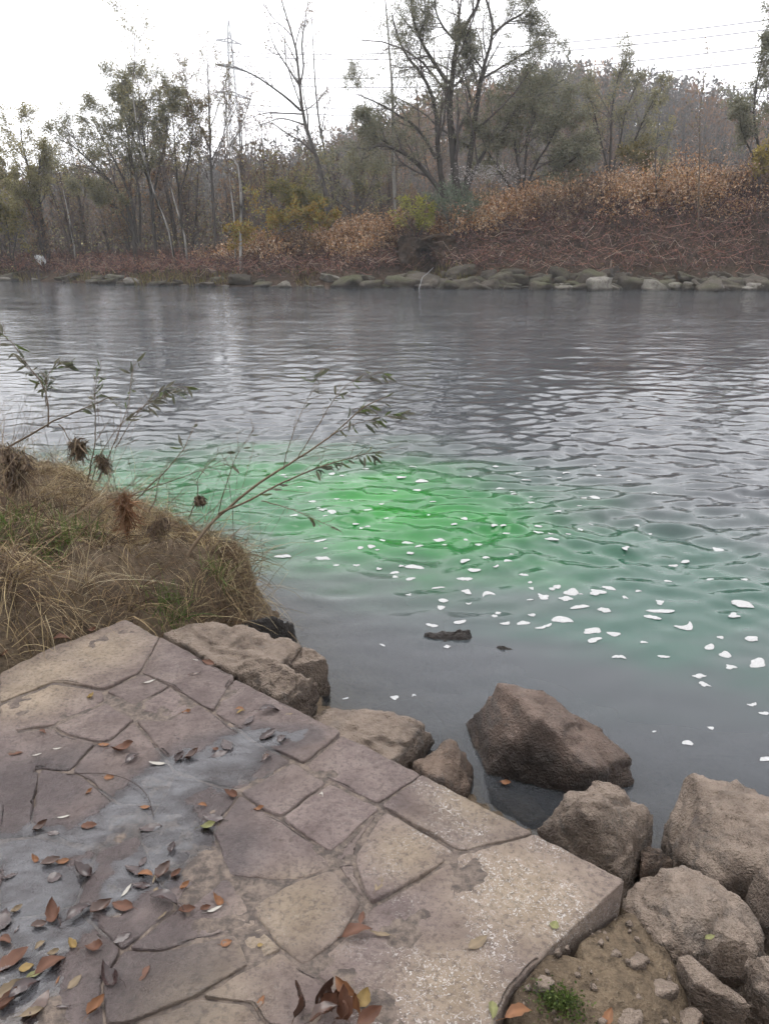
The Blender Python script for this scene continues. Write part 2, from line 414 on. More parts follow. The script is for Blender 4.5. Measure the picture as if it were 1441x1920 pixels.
# dye: concentration of green in the water, a real colour of the river here
wx = x + 0.45 * fbm(p3(x * 0.7, y * 1.3, 11.0), 4); wy = y + 0.42 * fbm(p3(x * 0.7, y * 1.6, 23.0), 4)
streak = np.clip(0.80 + 0.55 * fbm(p3(x * 0.9 + 0.3 * wx, y * 3.4, 31.0), 4), 0.25, 1.3)
def blob(u, v, ru, rv, ang=0.0):
    c0 = at(u, v, 0); ca, sa = math.cos(ang), math.sin(ang); ax = wx - c0[0]; ay = wy - c0[1]
    return np.exp(-(((ax * ca + ay * sa) / ru) ** 2 + ((-ax * sa + ay * ca) / rv) ** 2))
core = 1.0 * blob(770, 960, 0.50, 0.62) + 0.65 * blob(660, 905, 0.9, 0.55) + 0.35 * blob(740, 1025, 0.8, 0.35) + 0.30 * blob(590, 850, 0.9, 0.6)
wide = 1.0 * blob(640, 960, 1.35, 0.85) + 1.0 * blob(420, 915, 1.6, 1.0) + 0.8 * blob(820, 1040, 0.95, 0.55) + 0.5 * blob(220, 880, 1.6, 0.9) + 0.55 * blob(880, 950, 0.9, 0.7)
teal = 0.75 * blob(1060, 1040, 0.8, 0.60) + 0.9 * blob(1130, 1150, 0.75, 0.42) + 1.1 * blob(1330, 1120, 0.95, 0.60) + 0.6 * blob(1440, 1230, 0.7, 0.45) + 0.4 * blob(960, 900, 1.1, 0.8) + 0.4*blob(1250, 1010, 1.2, 0.6)
core = np.clip(core * streak, 0, 1); wide = wide * (0.35 + 0.65 * streak); teal = teal * (0.4 + 0.6 * streak); wide = np.clip(wide, 0, 1); teal = np.clip(teal, 0, 1)
near_clear = sstep(3.55, 4.55, wy + 0.42 * np.clip(wx - 0.35, 0, 2) + 0.10 * np.clip(-wx, 0, 2)); core *= near_clear; wide *= near_clear * (1 - 0.6 * sstep(6.6, 9.4, wy + 0.35 * wx)); core *= 1 - 0.5 * sstep(6.4, 8.5, wy)
murk = np.tile(np.array((0.076, 0.082, 0.092)), (len(x), 1))
murk = murk * (1 - teal[:, None]) + teal[:, None] * np.array((0.04, 0.10, 0.078))
murk = murk * (1 - wide[:, None]) + wide[:, None] * np.array((0.032, 0.142, 0.058))
murk = murk * (1 - core[:, None]) + core[:, None] * np.array((0.008, 0.225, 0.015))
bedz = near_h(x, y) if False else np.maximum(-0.06 - 0.32 * dsh, -1.2)
dyev = np.clip(core + wide + 0.8 * teal, 0, 1)
opac = 1 - np.exp(-(4.6 + 4.5 * dyev) * np.clip(-bedz, 0, 2) * 1.3)
water = mk_mesh('river_water', np.stack([x, y, z], -1), [grid_faces(ns, nr)], None, True, {'murk': murk, 'opac': opac, 'chop': amp_env * (1 + 3.2 * sstep(9, 22, y))})
m = Mat('river water'); pos = m.n('NewGeometry').outputs['Position']
mp = m.n('Mapping', {'Vector': pos, 'Scale': (0.45, 1.0, 1.0)}).outputs[0]
b1 = m.noise(mp, 7.0, 3, 0.55, 0.4); b2 = m.noise(mp, 3.4, 2, 0.55, 0.5)
chop = m.attr('chop', 'Fac')
dist = m.n('CameraData').outputs['View Distance'] if False else None
nb = m.bump(m.math('MULTIPLY', m.math('ADD', m.math('MULTIPLY', b1, 0.85), m.math('MULTIPLY', b2, 0.4)), chop), 1.0, 0.0065)
fres = m.n('Fresnel', {'IOR': 1.333, 'Normal': nb}).outputs[0]
body = m.n('MixShader', {0: m.attr('opac', 'Fac'), 1: m.n('BsdfTransparent', {'Color': (0.80, 0.84, 0.80, 1)}).outputs[0],
                         2: m.n('BsdfDiffuse', {'Color': m.attr('murk')}).outputs[0]}).outputs[0]
gl = m.n('BsdfGlossy', {'Color': (1, 1, 1, 1), 'Roughness': 0.02, 'Normal': nb}).outputs[0]
m.surf(m.n('MixShader', {0: fres, 1: body, 2: gl}).outputs[0])
M['water'] = m.m; water.materials.append(m.m)
structure(link('river_water', water), 'dark rippling river with a bright green dye plume spreading off the near bank')

# ------------------------------------------------------------------ stone paving
pave = bpy.data.objects.new('stone_paving', None); COL.objects.link(pave); pave['kind'] = 'structure'
pave['label'] = 'worn stone slab paving at the river edge, wet and littered with leaves'
STROKES = [[(575, 1378, 34), (480, 1388, 60), (400, 1425, 85), (300, 1480, 75), (220, 1530, 50), (130, 1580, 45), (60, 1575, 60)],
           [(60, 1575, 60), (70, 1660, 75), (110, 1735, 60), (50, 1830, 55), (-30, 1870, 60)],
           [(300, 1480, 60), (335, 1560, 45), (285, 1625, 50), (215, 1680, 35)], [(60, 1575, 50), (-40, 1600, 60)]]
def dip(P):                                  # 0..1, how far a point lies in the shallow runnel
    out = np.zeros(len(P))
    for st in STROKES:
        for (a, b) in zip(st[:-1], st[1:]):
            A = at(a[0], a[1], ZP)[:2]; B = at(b[0], b[1], ZP)[:2]
            dd, t = seg_dist(P, A, B)
            wm = (a[2] * (1 - t) + b[2] * t) * 0.00165
            out = np.maximum(out, np.exp(-(dd / wm) ** 2))
    return out
def pave_h(x, y):
    q = p3(x, y); P = np.stack([x, y], -1)
    return ZP + 0.0055 * fbm(q * 4.0, 3) + 0.0028 * fbm(q * 22, 4) - 0.003 * np.maximum(ridged(q * 7, 2) - 1.1, 0) - 0.0125 * dip(P)
SHEET = ZP - 0.0055
SLABS = [
 [(0,1262),(100,1212),(235,1160),(300,1194),(262,1262),(195,1292),(100,1278),(0,1318)],
 [(300,1194),(440,1268),(400,1332),(370,1318),(320,1284),(266,1262)],
 [(266,1264),(318,1286),(250,1322),(200,1296)], [(320,1288),(366,1320),(312,1350),(254,1324)],
 [(0,1322),(100,1282),(192,1296),(196,1312),(100,1358),(0,1372)],
 [(102,1362),(200,1316),(252,1348),(206,1388),(180,1390),(125,1376)],
 [(0,1376),(98,1364),(122,1380),(180,1394),(130,1445),(75,1440),(0,1446)],
 [(440,1270),(640,1374),(568,1434),(435,1358),(402,1334)],
 [(372,1322),(432,1360),(545,1428),(450,1480),(330,1440),(256,1352),(312,1354)],
 [(206,1392),(252,1354),(328,1442),(300,1500),(220,1500),(150,1450),(134,1446),(182,1396)],
 [(640,1376),(790,1452),(708,1506),(617,1462),(572,1436)],
 [(790,1454),(1000,1562),(860,1598),(808,1564),(714,1512)],
 [(450,1486),(549,1431),(612,1468),(526,1532),(500,1522)],
 [(617,1470),(712,1516),(650,1568),(620,1598),(540,1546),(530,1534)],
 [(705,1528),(668,1580),(662,1608),(632,1612),(628,1600)], [(632,1618),(662,1614),(668,1645),(684,1684),(650,1650)],
 [(722,1522),(806,1568),(856,1600),(792,1644),(694,1694),(672,1640),(666,1606),(692,1560)],
 [(862,1601),(1002,1564),(1172,1652),(1062,1752),(960,1852),(920,1925),(900,2010),(760,2010),(735,1925),(575,1815),(636,1764),(696,1698),(795,1646)],
 [(500,1526),(528,1536),(616,1600),(620,1625),(545,1650),(430,1640),(400,1560),(450,1490)],
 [(548,1654),(622,1630),(648,1656),(678,1692),(634,1760),(570,1810),(530,1780),(490,1728),(470,1700)],
 [(300,1502),(330,1446),(448,1486),(398,1558),(428,1640),(300,1640),(260,1560)],
 [(150,1454),(220,1504),(298,1504),(256,1560),(180,1590),(60,1540),(75,1444)],
 [(0,1450),(73,1444),(58,1540),(70,1560),(0,1570)], [(0,1574),(70,1564),(180,1594),(140,1690),(0,1720)],
 [(184,1594),(258,1564),(298,1644),(330,1700),(230,1780),(140,1694)],
 [(302,1644),(430,1644),(466,1700),(484,1730),(448,1742),(380,1760),(300,1780),(240,1780),(334,1702)],
 [(450,1747),(490,1734),(526,1780),(472,1806)],
 [(232,1784),(298,1784),(378,1764),(446,1748),(468,1808),(370,1866),(250,1918),(200,1925),(190,1840)],
 [(0,1724),(138,1696),(228,1782),(188,1840),(196,1925),(0,1925)],
 [(252,1922),(372,1872),(466,1882),(496,1925),(480,2000),(260,2000)],
 [(474,1812),(528,1786),(568,1816),(730,1928),(640,1960),(500,1925),(470,1878),(378,1868)],
]
XTRA = [[(-0.40, 1.02), (-0.02, 1.02), (0.0, 0.6), (-0.45, 0.6)], [(0.02, 1.02), (0.18, 1.0), (0.17, 0.55), (0.02, 0.55)], [(-0.95, 1.16), (-0.44, 1.16), (-0.47, 0.62), (-0.98, 0.6)],
        [(-1.6, 1.7), (-1.0, 1.6), (-0.98, 1.2), (-1.6, 1.2)], [(-1.75, 2.4), (-1.58, 2.55), (-1.12, 2.1), (-1.05, 1.72), (-1.7, 1.75)], [(-1.6, 1.16), (-1.0, 1.16), (-1.0, 0.6), (-1.6, 0.6)]]
m = Mat('paving slab'); pos = m.n('NewGeometry').outputs['Position']; oi = m.n('ObjectInfo').outputs['Random']
n0 = m.noise(pos, 1.9, 3, 0.6, 0.5); n1 = m.noise(pos, 9, 4, 0.65, 0.3); n2 = m.noise(pos, 70, 4, 0.7); n3 = m.noise(pos, 330, 2, 0.6)
dry = m.attr('dry', 'Fac'); wetf = m.attr('wet', 'Fac')
c = m.mix(m.ramp(n1, [(0.35, 0.0), (0.65, 1.0)]), (0.145, 0.108, 0.102), (0.24, 0.187, 0.172))
tan = m.mix(m.ramp(n1, [(0.3, 0.0), (0.7, 1.0)]), (0.255, 0.195, 0.14), (0.40, 0.32, 0.24))
df = m.math('ADD', dry, m.math('MULTIPLY', m.math('SUBTRACT', n0, 0.5), 0.8), True)
c = m.mix(df, c, tan)
hv = m.n('HueSaturation', {'Color': c, 'Value': m.math('ADD', 0.86, m.math('MULTIPLY', oi, 0.26))}).outputs[0]
c = m.mix(m.ramp(n2, [(0.34, 0.6), (0.52, 0.0)]), hv, (0.075, 0.058, 0.05))
# pale flecks of lichen and droppings
fl = m.math('MULTIPLY', m.ramp(m.noise(pos, 95, 3, 0.75, 1.4), [(0.555, 0.0), (0.60, 1.0)]), m.ramp(m.noise(pos, 6.5, 3, 0.6), [(0.44, 0.0), (0.60, 1.0)]))
fl = m.math('MULTIPLY', fl, m.attr('fleck', 'Fac'))
c = m.mix(m.math('MULTIPLY', fl, 0.85), c, (0.60, 0.57, 0.54))
wf = m.ramp(wetf, [(0.15, 0.0), (0.85, 1.0)])
c = m.mix(wf, c, m.mix(1.0, c, (0.50, 0.49, 0.52), 'MULTIPLY'))
rough = m.math('SUBTRACT', m.math('SUBTRACT', 0.9, m.math('MULTIPLY', wf, 0.55)), m.math('MULTIPLY', m.math('MULTIPLY', n1, wf), 0.15))
h = m.math('ADD', m.math('ADD', m.math('MULTIPLY', n2, 0.8), m.math('MULTIPLY', n3, 0.5)), m.math('MULTIPLY', n1, 1.6))
m.principled(Base_Color=c, Roughness=rough, Specular_IOR_Level=0.4, Normal=m.bump(h, 0.9, 0.009))
M['slab'] = m.m
DRYB = [(60, 1300, 160), (180, 1220, 150), (760, 1600, 90), (980, 1680, 170), (370, 1900, 110), (560, 1700, 110), (490, 1770, 50), (900, 1500, 120), (850, 1850, 120), (90, 1260, 150)]
WETB = [(150, 1660, 220), (320, 1500, 190), (60, 1480, 160), (260, 1820, 170), (450, 1420, 130), (400, 1600, 110), (30, 1850, 200)]
def splat(P, spots):
    o = np.zeros(len(P))
    for u, v, r in spots:
        c0 = at(u, v, ZP)[:2]; o = np.maximum(o, np.exp(-(np.linalg.norm(P - c0, axis=1) / (r * 0.0013)) ** 2))
    return o
def make_slab(i, poly2):
    r = np.random.default_rng(100 + i); poly = np.asarray(poly2, float); c0 = poly.mean(0)
    seg = np.linalg.norm(np.roll(poly, -1, 0) - poly, axis=1); per = seg.sum(); A = int(np.clip(per / 0.011, 44, 220))
    t = np.linspace(0, per, A, endpoint=False); cs = np.concatenate([[0], np.cumsum(seg)]); k = np.clip(np.searchsorted(cs, t, 'right') - 1, 0, len(poly) - 1)
    e = poly[k] + (np.roll(poly, -1, 0)[k] - poly[k]) * ((t - cs[k]) / seg[k])[:, None]
    for _ in range(1): e = 0.5 * e + 0.25 * (np.roll(e, 1, 0) + np.roll(e, -1, 0))      # worn corners
    dirn = nrm(e - c0); e = e - dirn * (0.0004 + 0.0030 * np.clip(0.25 + 1.4 * fbm(p3(e[:, 0] * 16, e[:, 1] * 16, i * 3.1), 4), -0.5, 2.5))[:, None]
    rad = np.linalg.norm(e - c0, axis=1); B = int(np.clip(rad.max() / 0.014, 8, 34))
    tr = np.concatenate([np.linspace(0, 1, B)[1:-1] , ])
    rings = []; dz = []
    for q in tr * 0.985: rings.append(c0 + (e - c0) * q); dz.append(np.zeros(A))
    rm = rad.mean()
    for off, drop in ((0.007, 0.0), (0.0025, 0.0010), (0.0, 0.0045)): rings.append(e - dirn * off * (0.6 + 0.8 * r.random((1, 1)))); dz.append(np.full(A, -drop))
    rings.append(e - dirn * 0.002); dz.append(np.full(A, -0.115))
    G = np.array(rings); n = len(G); xy = G.reshape(-1, 2)
    tilt = r.normal(0, 0.010, 2); lift = r.normal(0, 0.0018)
    z = pave_h(xy[:, 0], xy[:, 1]) + np.array(dz).ravel() + (xy - c0) @ tilt + lift
    z0 = pave_h(c0[:1], c0[1:])[0] + lift
    V = np.concatenate([np.column_stack([xy, z]), [[c0[0], c0[1], z0]]])
    idx = np.arange(n * A).reshape(n, A); j = np.roll(idx, -1, 1)
    F4 = np.stack([idx[:-1], idx[1:], j[1:], j[:-1]], -1).reshape(-1, 4)
    F3 = np.stack([np.full(A, n * A), idx[0], j[0]], -1)
    Pw = V[:, :2]; wet = np.clip((SHEET + 0.0065 - V[:, 2]) / 0.007, 0, 1) * sstep(0.03, 0.35, dip(Pw))
    wet = np.maximum(wet, 0.75 * sstep(0.05, 0.5, dip(Pw))); wet = np.maximum(wet, 0.8 * np.clip(1.7 * splat(Pw, WETB) + 0.35 * fbm(p3(Pw[:, 0] * 6, Pw[:, 1] * 6, 5.0), 3) - 0.2, 0, 1))
    me = mk_mesh('stone_slab', V - np.array((c0[0], c0[1], ZP)), [F4, F3], M['slab'], True,
                 {'dry': np.clip(splat(Pw, DRYB) * 1.1 - 0.05, 0, 1), 'wet': wet, 'fleck': np.clip(0.15 + sstep(-0.15, 0.2, Pw[:, 0] - 0.25 * (Pw[:, 1] - 1.5)), 0, 1) * (1 - 0.9 * wet)})
    o = link('stone_slab', me, pave); o.location = (c0[0], c0[1], ZP)
for i, s_ in enumerate(SLABS): make_slab(i, [at(u, v, ZP)[:2] for u, v in s_])
for i, s_ in enumerate(XTRA): make_slab(60 + i, s_)
# earth bedding seen in the joints
nb_ = 170; bx, by = np.meshgrid(np.linspace(-1.75, 0.8, nb_), np.linspace(0.3, 3.15, nb_), indexing='ij')
ctr = PLAT.mean(0); shr = ctr + (PLAT - ctr) * 0.965
bxy = np.stack([bx.ravel(), by.ravel()], -1); ok = inside(bxy, shr)
bz = ZP - 0.0052 + 0.006 * fbm(p3(bx.ravel() * 7, by.ravel() * 7), 4) - 0.010 * dip(bxy)
gf = grid_faces(nb_, nb_); gf = gf[ok[gf].all(1)]
use = np.unique(gf); rem = np.full(nb_ * nb_, -1); rem[use] = np.arange(len(use))
m = Mat('joint earth'); pos = m.n('NewGeometry').outputs['Position']; n2 = m.noise(pos, 40, 4, 0.7)
m.principled(Base_Color=m.mix(m.ramp(n2, [(0.4, 0.0), (0.62, 1.0)]), (0.075, 0.058, 0.050), (0.20, 0.155, 0.125)), Roughness=0.9, Normal=m.bump(n2, 0.8, 0.01))
bed = link('joint_earth', mk_mesh('joint_earth', np.column_stack([bxy, bz])[use], [rem[gf]], m.m, True), pave)
# film of rain water in the runnel
nb_ = 260; bx, by = np.meshgrid(np.linspace(-1.5, 0.1, nb_), np.linspace(0.9, 2.6, nb_), indexing='ij')
bxy = np.stack([bx.ravel(), by.ravel()], -1); ok = dip(bxy) > 0.10; gf = grid_faces(nb_, nb_); gf = gf[ok[gf].all(1)]
use = np.unique(gf); rem = np.full(nb_ * nb_, -1); rem[use] = np.arange(len(use))
m = Mat('puddle film'); pos = m.n('NewGeometry').outputs['Position']
nb = m.bump(m.noise(pos, 9, 3, 0.5, 0.8), 0.25, 0.01)
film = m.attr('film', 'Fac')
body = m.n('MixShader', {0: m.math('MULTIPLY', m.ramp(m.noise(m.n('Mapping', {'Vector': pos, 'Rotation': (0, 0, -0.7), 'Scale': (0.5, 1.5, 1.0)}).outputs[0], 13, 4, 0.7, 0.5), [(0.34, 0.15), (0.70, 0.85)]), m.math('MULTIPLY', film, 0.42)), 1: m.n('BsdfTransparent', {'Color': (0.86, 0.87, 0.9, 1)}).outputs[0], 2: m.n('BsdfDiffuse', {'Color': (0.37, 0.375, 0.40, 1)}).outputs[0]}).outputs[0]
m.surf(m.n('MixShader', {0: m.n('Fresnel', {'IOR': 1.40, 'Normal': nb}).outputs[0], 1: body, 2: m.n('BsdfGlossy', {'Roughness': 0.08, 'Normal': nb}).outputs[0]}).outputs[0])
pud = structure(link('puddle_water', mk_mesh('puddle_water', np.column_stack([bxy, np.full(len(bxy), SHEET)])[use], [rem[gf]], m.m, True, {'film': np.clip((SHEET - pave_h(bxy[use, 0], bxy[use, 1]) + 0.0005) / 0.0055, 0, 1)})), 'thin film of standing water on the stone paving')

# ------------------------------------------------------------------ boulders
_ico = {}
def ico(sub):
    if sub not in _ico:
        b = bmesh.new(); bmesh.ops.create_icosphere(b, subdivisions=sub, radius=1.0)
        b.verts.ensure_lookup_table(); _ico[sub] = (np.array([v.co[:] for v in b.verts]), np.array([[v.index for v in f.verts] for f in b.faces])); b.free()
    return _ico[sub]
def rock_shape(pts, sub=5, p=48, disp=0.05, seed=0, crack=0.5, chip=1.0):
    pts = np.asarray(pts, float); c0 = pts.mean(0); q = pts - c0
    b = bmesh.new(); [b.verts.new(v) for v in q]; bmesh.ops.convex_hull(b, input=b.verts)
    N = []; D = []
    for f in b.faces:
        f.normal_update(); n = np.array(f.normal); d = n @ np.array(f.verts[0].co)
        if d < 0: n, d = -n, -d
        if f.calc_area() > 1e-7: N.append(n); D.append(max(d, 1e-3))
    b.free(); rc = np.random.default_rng(seed + 50); ex = nrm(rc.normal(size=(9, 3)) * [1, 1, 0.8]); N = np.array(N); D = np.array(D)
    sup = (q @ ex.T).max(0); N = np.concatenate([N, ex]); D = np.concatenate([D, np.maximum(sup * (1 - chip * rc.uniform(0.02, 0.18, 9)), 1e-3)])     # chipped corners
    sz = np.ptp(q, axis=0); scl = np.maximum(sz / 2, 1e-3)
    dirs, F = ico(sub); dr = nrm(dirs * scl)
    k = np.maximum(dr @ N.T / D, 0); rr = (k ** p).sum(1) ** (-1 / p)
    V = dr * rr[:, None]; s = sz.mean(); fq = 1.0 / s
    o = np.array((seed * 7.7, seed * 3.3, seed))
    n = 0.7 * fbm(V * 2.2 * fq + o, 3) + 0.55 * fbm(V * 7 * fq + o, 5, 0.6) - crack * np.maximum(ridged(V * 3.0 * fq + o + 5, 2) - 1.0, 0) * 1.6
    bed_ = 0.25 * np.sin((V[:, 2] + 0.25 * V[:, 0] + 0.06 * s * fbm(V * 3 * fq, 2)) * 34 * fq)   # sandstone bedding
    ck = np.exp(-(perlin(V * 1.7 * fq + o + 40) / 0.035) ** 2) * 0.9 + np.exp(-(perlin(V * 3.1 * fq + o + 60) / 0.04) ** 2) * 0.45     # splits
    step = np.round(1.8 * perlin(V * 2.4 * fq + o + 80)) / 1.8 * 1.4                                             # broken ledges
    V = V + dr * ((n + step - ck + bed_ * 0.35) * disp * s)[:, None]
    return V, F, c0
def boulder(label, px, base=-0.35, grow=0.95, mat='rock', sub=6, p=48, disp=0.04, seed=1, name='boulder', cat='boulder', group=None, extra=None, chip=0.3):
    top = [at(*q) for q in px]
    c0 = np.mean(top, axis=0)
    low = [np.array((c0[0] + (q[0] - c0[0]) * grow, c0[1] + (q[1] - c0[1]) * grow, base)) for q in top]
    V, F, c = rock_shape(top + low + (extra or []), sub, p, disp, seed, chip=chip)
    o = link(name, mk_mesh(name, V, [F], M[mat], True)); o.location = c
    return tag(o, label, cat, group)
boulder('large pointed brown boulder in the water, its dark face towards the paving', [(868,1354,0.0),(937,1282,0.30),(1005,1292,0.28),(1095,1346,0.21),(1186,1418,0.10),(1188,1480,-0.02),(1000,1342,0.27),(1108,1440,0.13),(922,1415,0.02),(905,1452,0.0),(1050,1486,-0.02)], mat='rock_wet', p=140, disp=0.022, seed=2, grow=1.0, chip=0.0)
boulder('rounded tan boulder touching the paving edge below the pointed boulder', [(1008,1540,0.18),(1060,1478,0.30),(1108,1458,0.33),(1165,1478,0.33),(1222,1500,0.26),(1226,1560,0.14),(1180,1590,0.22),(1168,1648,0.16),(1085,1610,0.20),(1100,1520,0.38)], p=56, seed=3, disp=0.04, base=-0.3)
boulder('big flat-topped tan boulder at the right edge in the water', [(1285,1444,0.26),(1385,1470,0.30),(1475,1510,0.30),(1500,1640,0.28),(1340,1650,0.22),(1262,1600,0.14),(1248,1535,0.14),(1380,1560,0.32)], p=64, seed=4, disp=0.03)
boulder('broad low tan boulder in front of the right-hand boulder', [(1172,1652,0.30),(1240,1620,0.36),(1300,1626,0.37),(1392,1676,0.37),(1446,1760,0.32),(1400,1820,0.32),(1250,1790,0.34),(1165,1755,0.28),(1290,1690,0.42)], p=48, seed=5, disp=0.03, base=-0.05)
boulder('small brown stone wedged between three boulders', [(1200,1588,0.14),(1235,1578,0.17),(1258,1605,0.12),(1262,1630,0.08),(1200,1635,0.10)], mat='rock_dark', seed=6, base=-0.2, sub=5, disp=0.05)
boulder('small tan stone cut by the right edge beside the low boulder', [(1402,1660,0.30),(1425,1618,0.38),(1480,1610,0.42),(1490,1720,0.38),(1410,1735,0.24)], seed=7, base=0.0, sub=5)
boulder('wide tan block half in the water along the paving edge', [(578,1338,0.16),(620,1322,0.20),(690,1322,0.22),(770,1336,0.20),(802,1350,0.16),(816,1378,0.06),(775,1428,0.03),(735,1430,0.16),(660,1395,0.22),(600,1362,0.2)], p=60, seed=8, disp=0.03, base=-0.3)
boulder('small dark block at the waterline next to the wide tan block', [(772,1430,0.14),(838,1388,0.18),(868,1400,0.14),(892,1440,0.02),(872,1486,0.06),(815,1460,0.18)], mat='rock_dark', p=60, seed=9, base=-0.3, sub=5, disp=0.045)
boulder('knobbly tan rock against the upper paving edge', [(440,1255,0.28),(478,1228,0.34),(530,1240,0.36),(575,1270,0.32),(602,1304,0.18),(572,1345,0.16),(520,1315,0.26)], seed=10, p=48, disp=0.05, base=-0.2)
boulder('undercut tan rock standing in the water behind the knobbly rock', [(505,1215,0.22),(585,1204,0.24),(617,1232,0.20),(615,1292,0.02),(590,1312,0.0),(540,1250,0.22)], seed=11, p=20, disp=0.045, base=-0.35)
boulder('flat silty rock ledge between the paving tip and the grassy bank', [(300,1185,0.32),(365,1165,0.34),(440,1168,0.32),(505,1188,0.28),(560,1212,0.24),(520,1250,0.27),(440,1262,0.30),(375,1225,0.34)], seed=12, p=44, disp=0.04, base=-0.1)
boulder('dark wet rock under the overhanging grass at the bank tip', [(450,1165,0.18),(500,1152,0.22),(548,1158,0.16),(550,1196,0.0),(490,1205,0.08)], mat='rock_soaked', seed=13, base=-0.3, sub=5, disp=0.05)
boulder('dark wet stone breaking the river surface near the foam', [(792,1192,0.0),(850,1178,0.055),(884,1176,0.05),(887,1204,-0.01),(830,1208,-0.01)], mat='rock_soaked', seed=14, base=-0.4, sub=5, disp=0.05)
boulder('barely awash dark stone right of the other wet stone', [(915,1214,-0.01),(945,1209,0.02),(966,1218,0.0),(940,1226,-0.015)], mat='rock_soaked', seed=15, base=-0.35, sub=5, disp=0.05)
boulder('small loose block lying on the broad low boulder', [(1332,1782,0.43),(1350,1764,0.47),(1398,1760,0.47),(1402,1795,0.43),(1340,1798,0.42)], seed=16, base=0.36, grow=0.95, sub=5, disp=0.03, name='stone', cat='stone')
boulder('long narrow pale stone lying below the loose block', [(1268,1792,0.365),(1290,1788,0.375),(1340,1830,0.38),(1410,1882,0.375),(1395,1892,0.36),(1300,1845,0.365)], seed=17, base=0.26, sub=5, disp=0.03, name='stone', cat='stone', mat='rock')
boulder('tan stone at the right edge near the bottom corner', [(1402,1800,0.36),(1430,1785,0.40),(1490,1800,0.40),(1490,1880,0.38),(1412,1860,0.34)], seed=18, base=0.15, sub=5, name='stone', cat='stone')
boulder('small brown stone in the gap at the paving corner', [(1100,1762,0.30),(1130,1740,0.34),(1160,1760,0.32),(1150,1785,0.30)], seed=19, base=0.15, sub=5, name='stone', cat='stone')
boulder('drowned pale slab showing through the water behind the tan block', [(690,1318,-0.05),(780,1306,-0.06),(830,1345,-0.06),(822,1400,-0.07),(760,1420,-0.06)], seed=20, base=-0.4, sub=5, disp=0.02)
boulder('drowned dark stone in the gap beside the pointed boulder', [(905,1470,-0.04),(1000,1490,-0.04),(1030,1530,-0.05),(980,1545,-0.06)], mat='rock_dark', seed=21, base=-0.35, sub=5, disp=0.03)
boulder('silt-covered stone in the soil at the bottom right', [(1085,1850,0.36),(1130,1815,0.375),(1180,1830,0.37),(1160,1890,0.36)], seed=23, base=0.2, sub=5, disp=0.04, name='stone', cat='stone')
for k, (u, v, s_, lb) in enumerate(((1195, 1800, 24, 'small tan stone in the soil below the broad low boulder'), (1240, 1850, 30, 'flat stone sunk in the soil left of the long pale stone'), (1180, 1905, 34, 'brown stone at the bottom edge left of the orange leaf'), (1290, 1905, 30, 'pale stone at the bottom edge below the long pale stone'), (1350, 1900, 20, 'pebble at the bottom edge near the right corner'), (1020, 1840, 22, 'small stone beside the moss tuft at the paving edge'))):
    zq = float(near_h2(at(u, v, 0.36)[:1], at(u, v, 0.36)[1:2])[0]); rk = np.random.default_rng(700 + k)
    boulder(lb, [(u + s_ * math.cos(a) * rk.uniform(0.7, 1.2), v + s_ * 0.7 * math.sin(a) * rk.uniform(0.7, 1.2), zq + rk.uniform(-0.005, 0.02)) for a in np.linspace(0, 5.5, 7)], base=zq - 0.06, seed=60 + k, sub=4, disp=0.04, name='stone', cat='stone', mat='rock')

# ------------------------------------------------------------------ foam floating on the river
m = Mat('river foam'); pos = m.n('NewGeometry').outputs['Position']; oz = m.n('SeparateXYZ', {0: m.coord()}).outputs[2]
fn = m.noise(pos, 70, 3, 0.7)
al = m.ramp(m.math('ADD', m.math('MULTIPLY', oz, 42.0), m.math('MULTIPLY', fn, 0.75)), [(0.42, 0.0), (0.85, 0.95)])      # thin lacy rim
fp = m.n('BsdfPrincipled', {'Base Color': m.ramp(m.noise(pos, 150, 2), [(0.3, 0.42), (0.65, 0.64)]), 'Roughness': 0.8, 'Normal': m.bump(fn, 0.6, 0.006)})
m.surf(m.n('MixShader', {0: al, 1: m.n('BsdfTransparent').outputs[0], 2: fp.outputs[0]}).outputs[0])
M['foam'] = m.m
def foam_mesh(k):
    r = np.random.default_rng(500 + k); A = 36; th = np.arange(A) * 2 * np.pi / A
    el = r.uniform(0.42, 1.0); base = 1.0 / np.sqrt(np.cos(th) ** 2 + (np.sin(th) / el) ** 2)
    n = sum(r.normal(0, 0.50 / (j ** 1.25)) * np.cos(j * th + r.uniform(0, 6.28)) for j in range(2, 7))
    e = 0.5 * base * np.clip(1 + 0.75 * n, 0.22, 2.2); bend = r.normal(0, 0.9)
    V = []
    for q, zz in ((1.0, 0.0), (0.97, 0.006), (0.82, 0.013), (0.45, 0.016)):
        xx = e * q * np.cos(th); y2 = e * q * np.sin(th) + bend * (xx ** 2) * 0.8
        V.append(np.column_stack([xx, y2, np.full(A, zz)]))
    V = np.concatenate(V + [np.array([[0, 0, 0.017]])]); i = np.arange(4 * A).reshape(4, A); j = np.roll(i, -1, 1)
    F4 = np.stack([i[:-1], j[:-1], j[1:], i[1:]], -1).reshape(-1, 4); F3 = np.stack([i[3], j[3], np.full(A, 4 * A)], -1)
    return mk_mesh('foam_patch', V, [F4, F3], M['foam'], True)
FM = [foam_mesh(k) for k in range(26)]
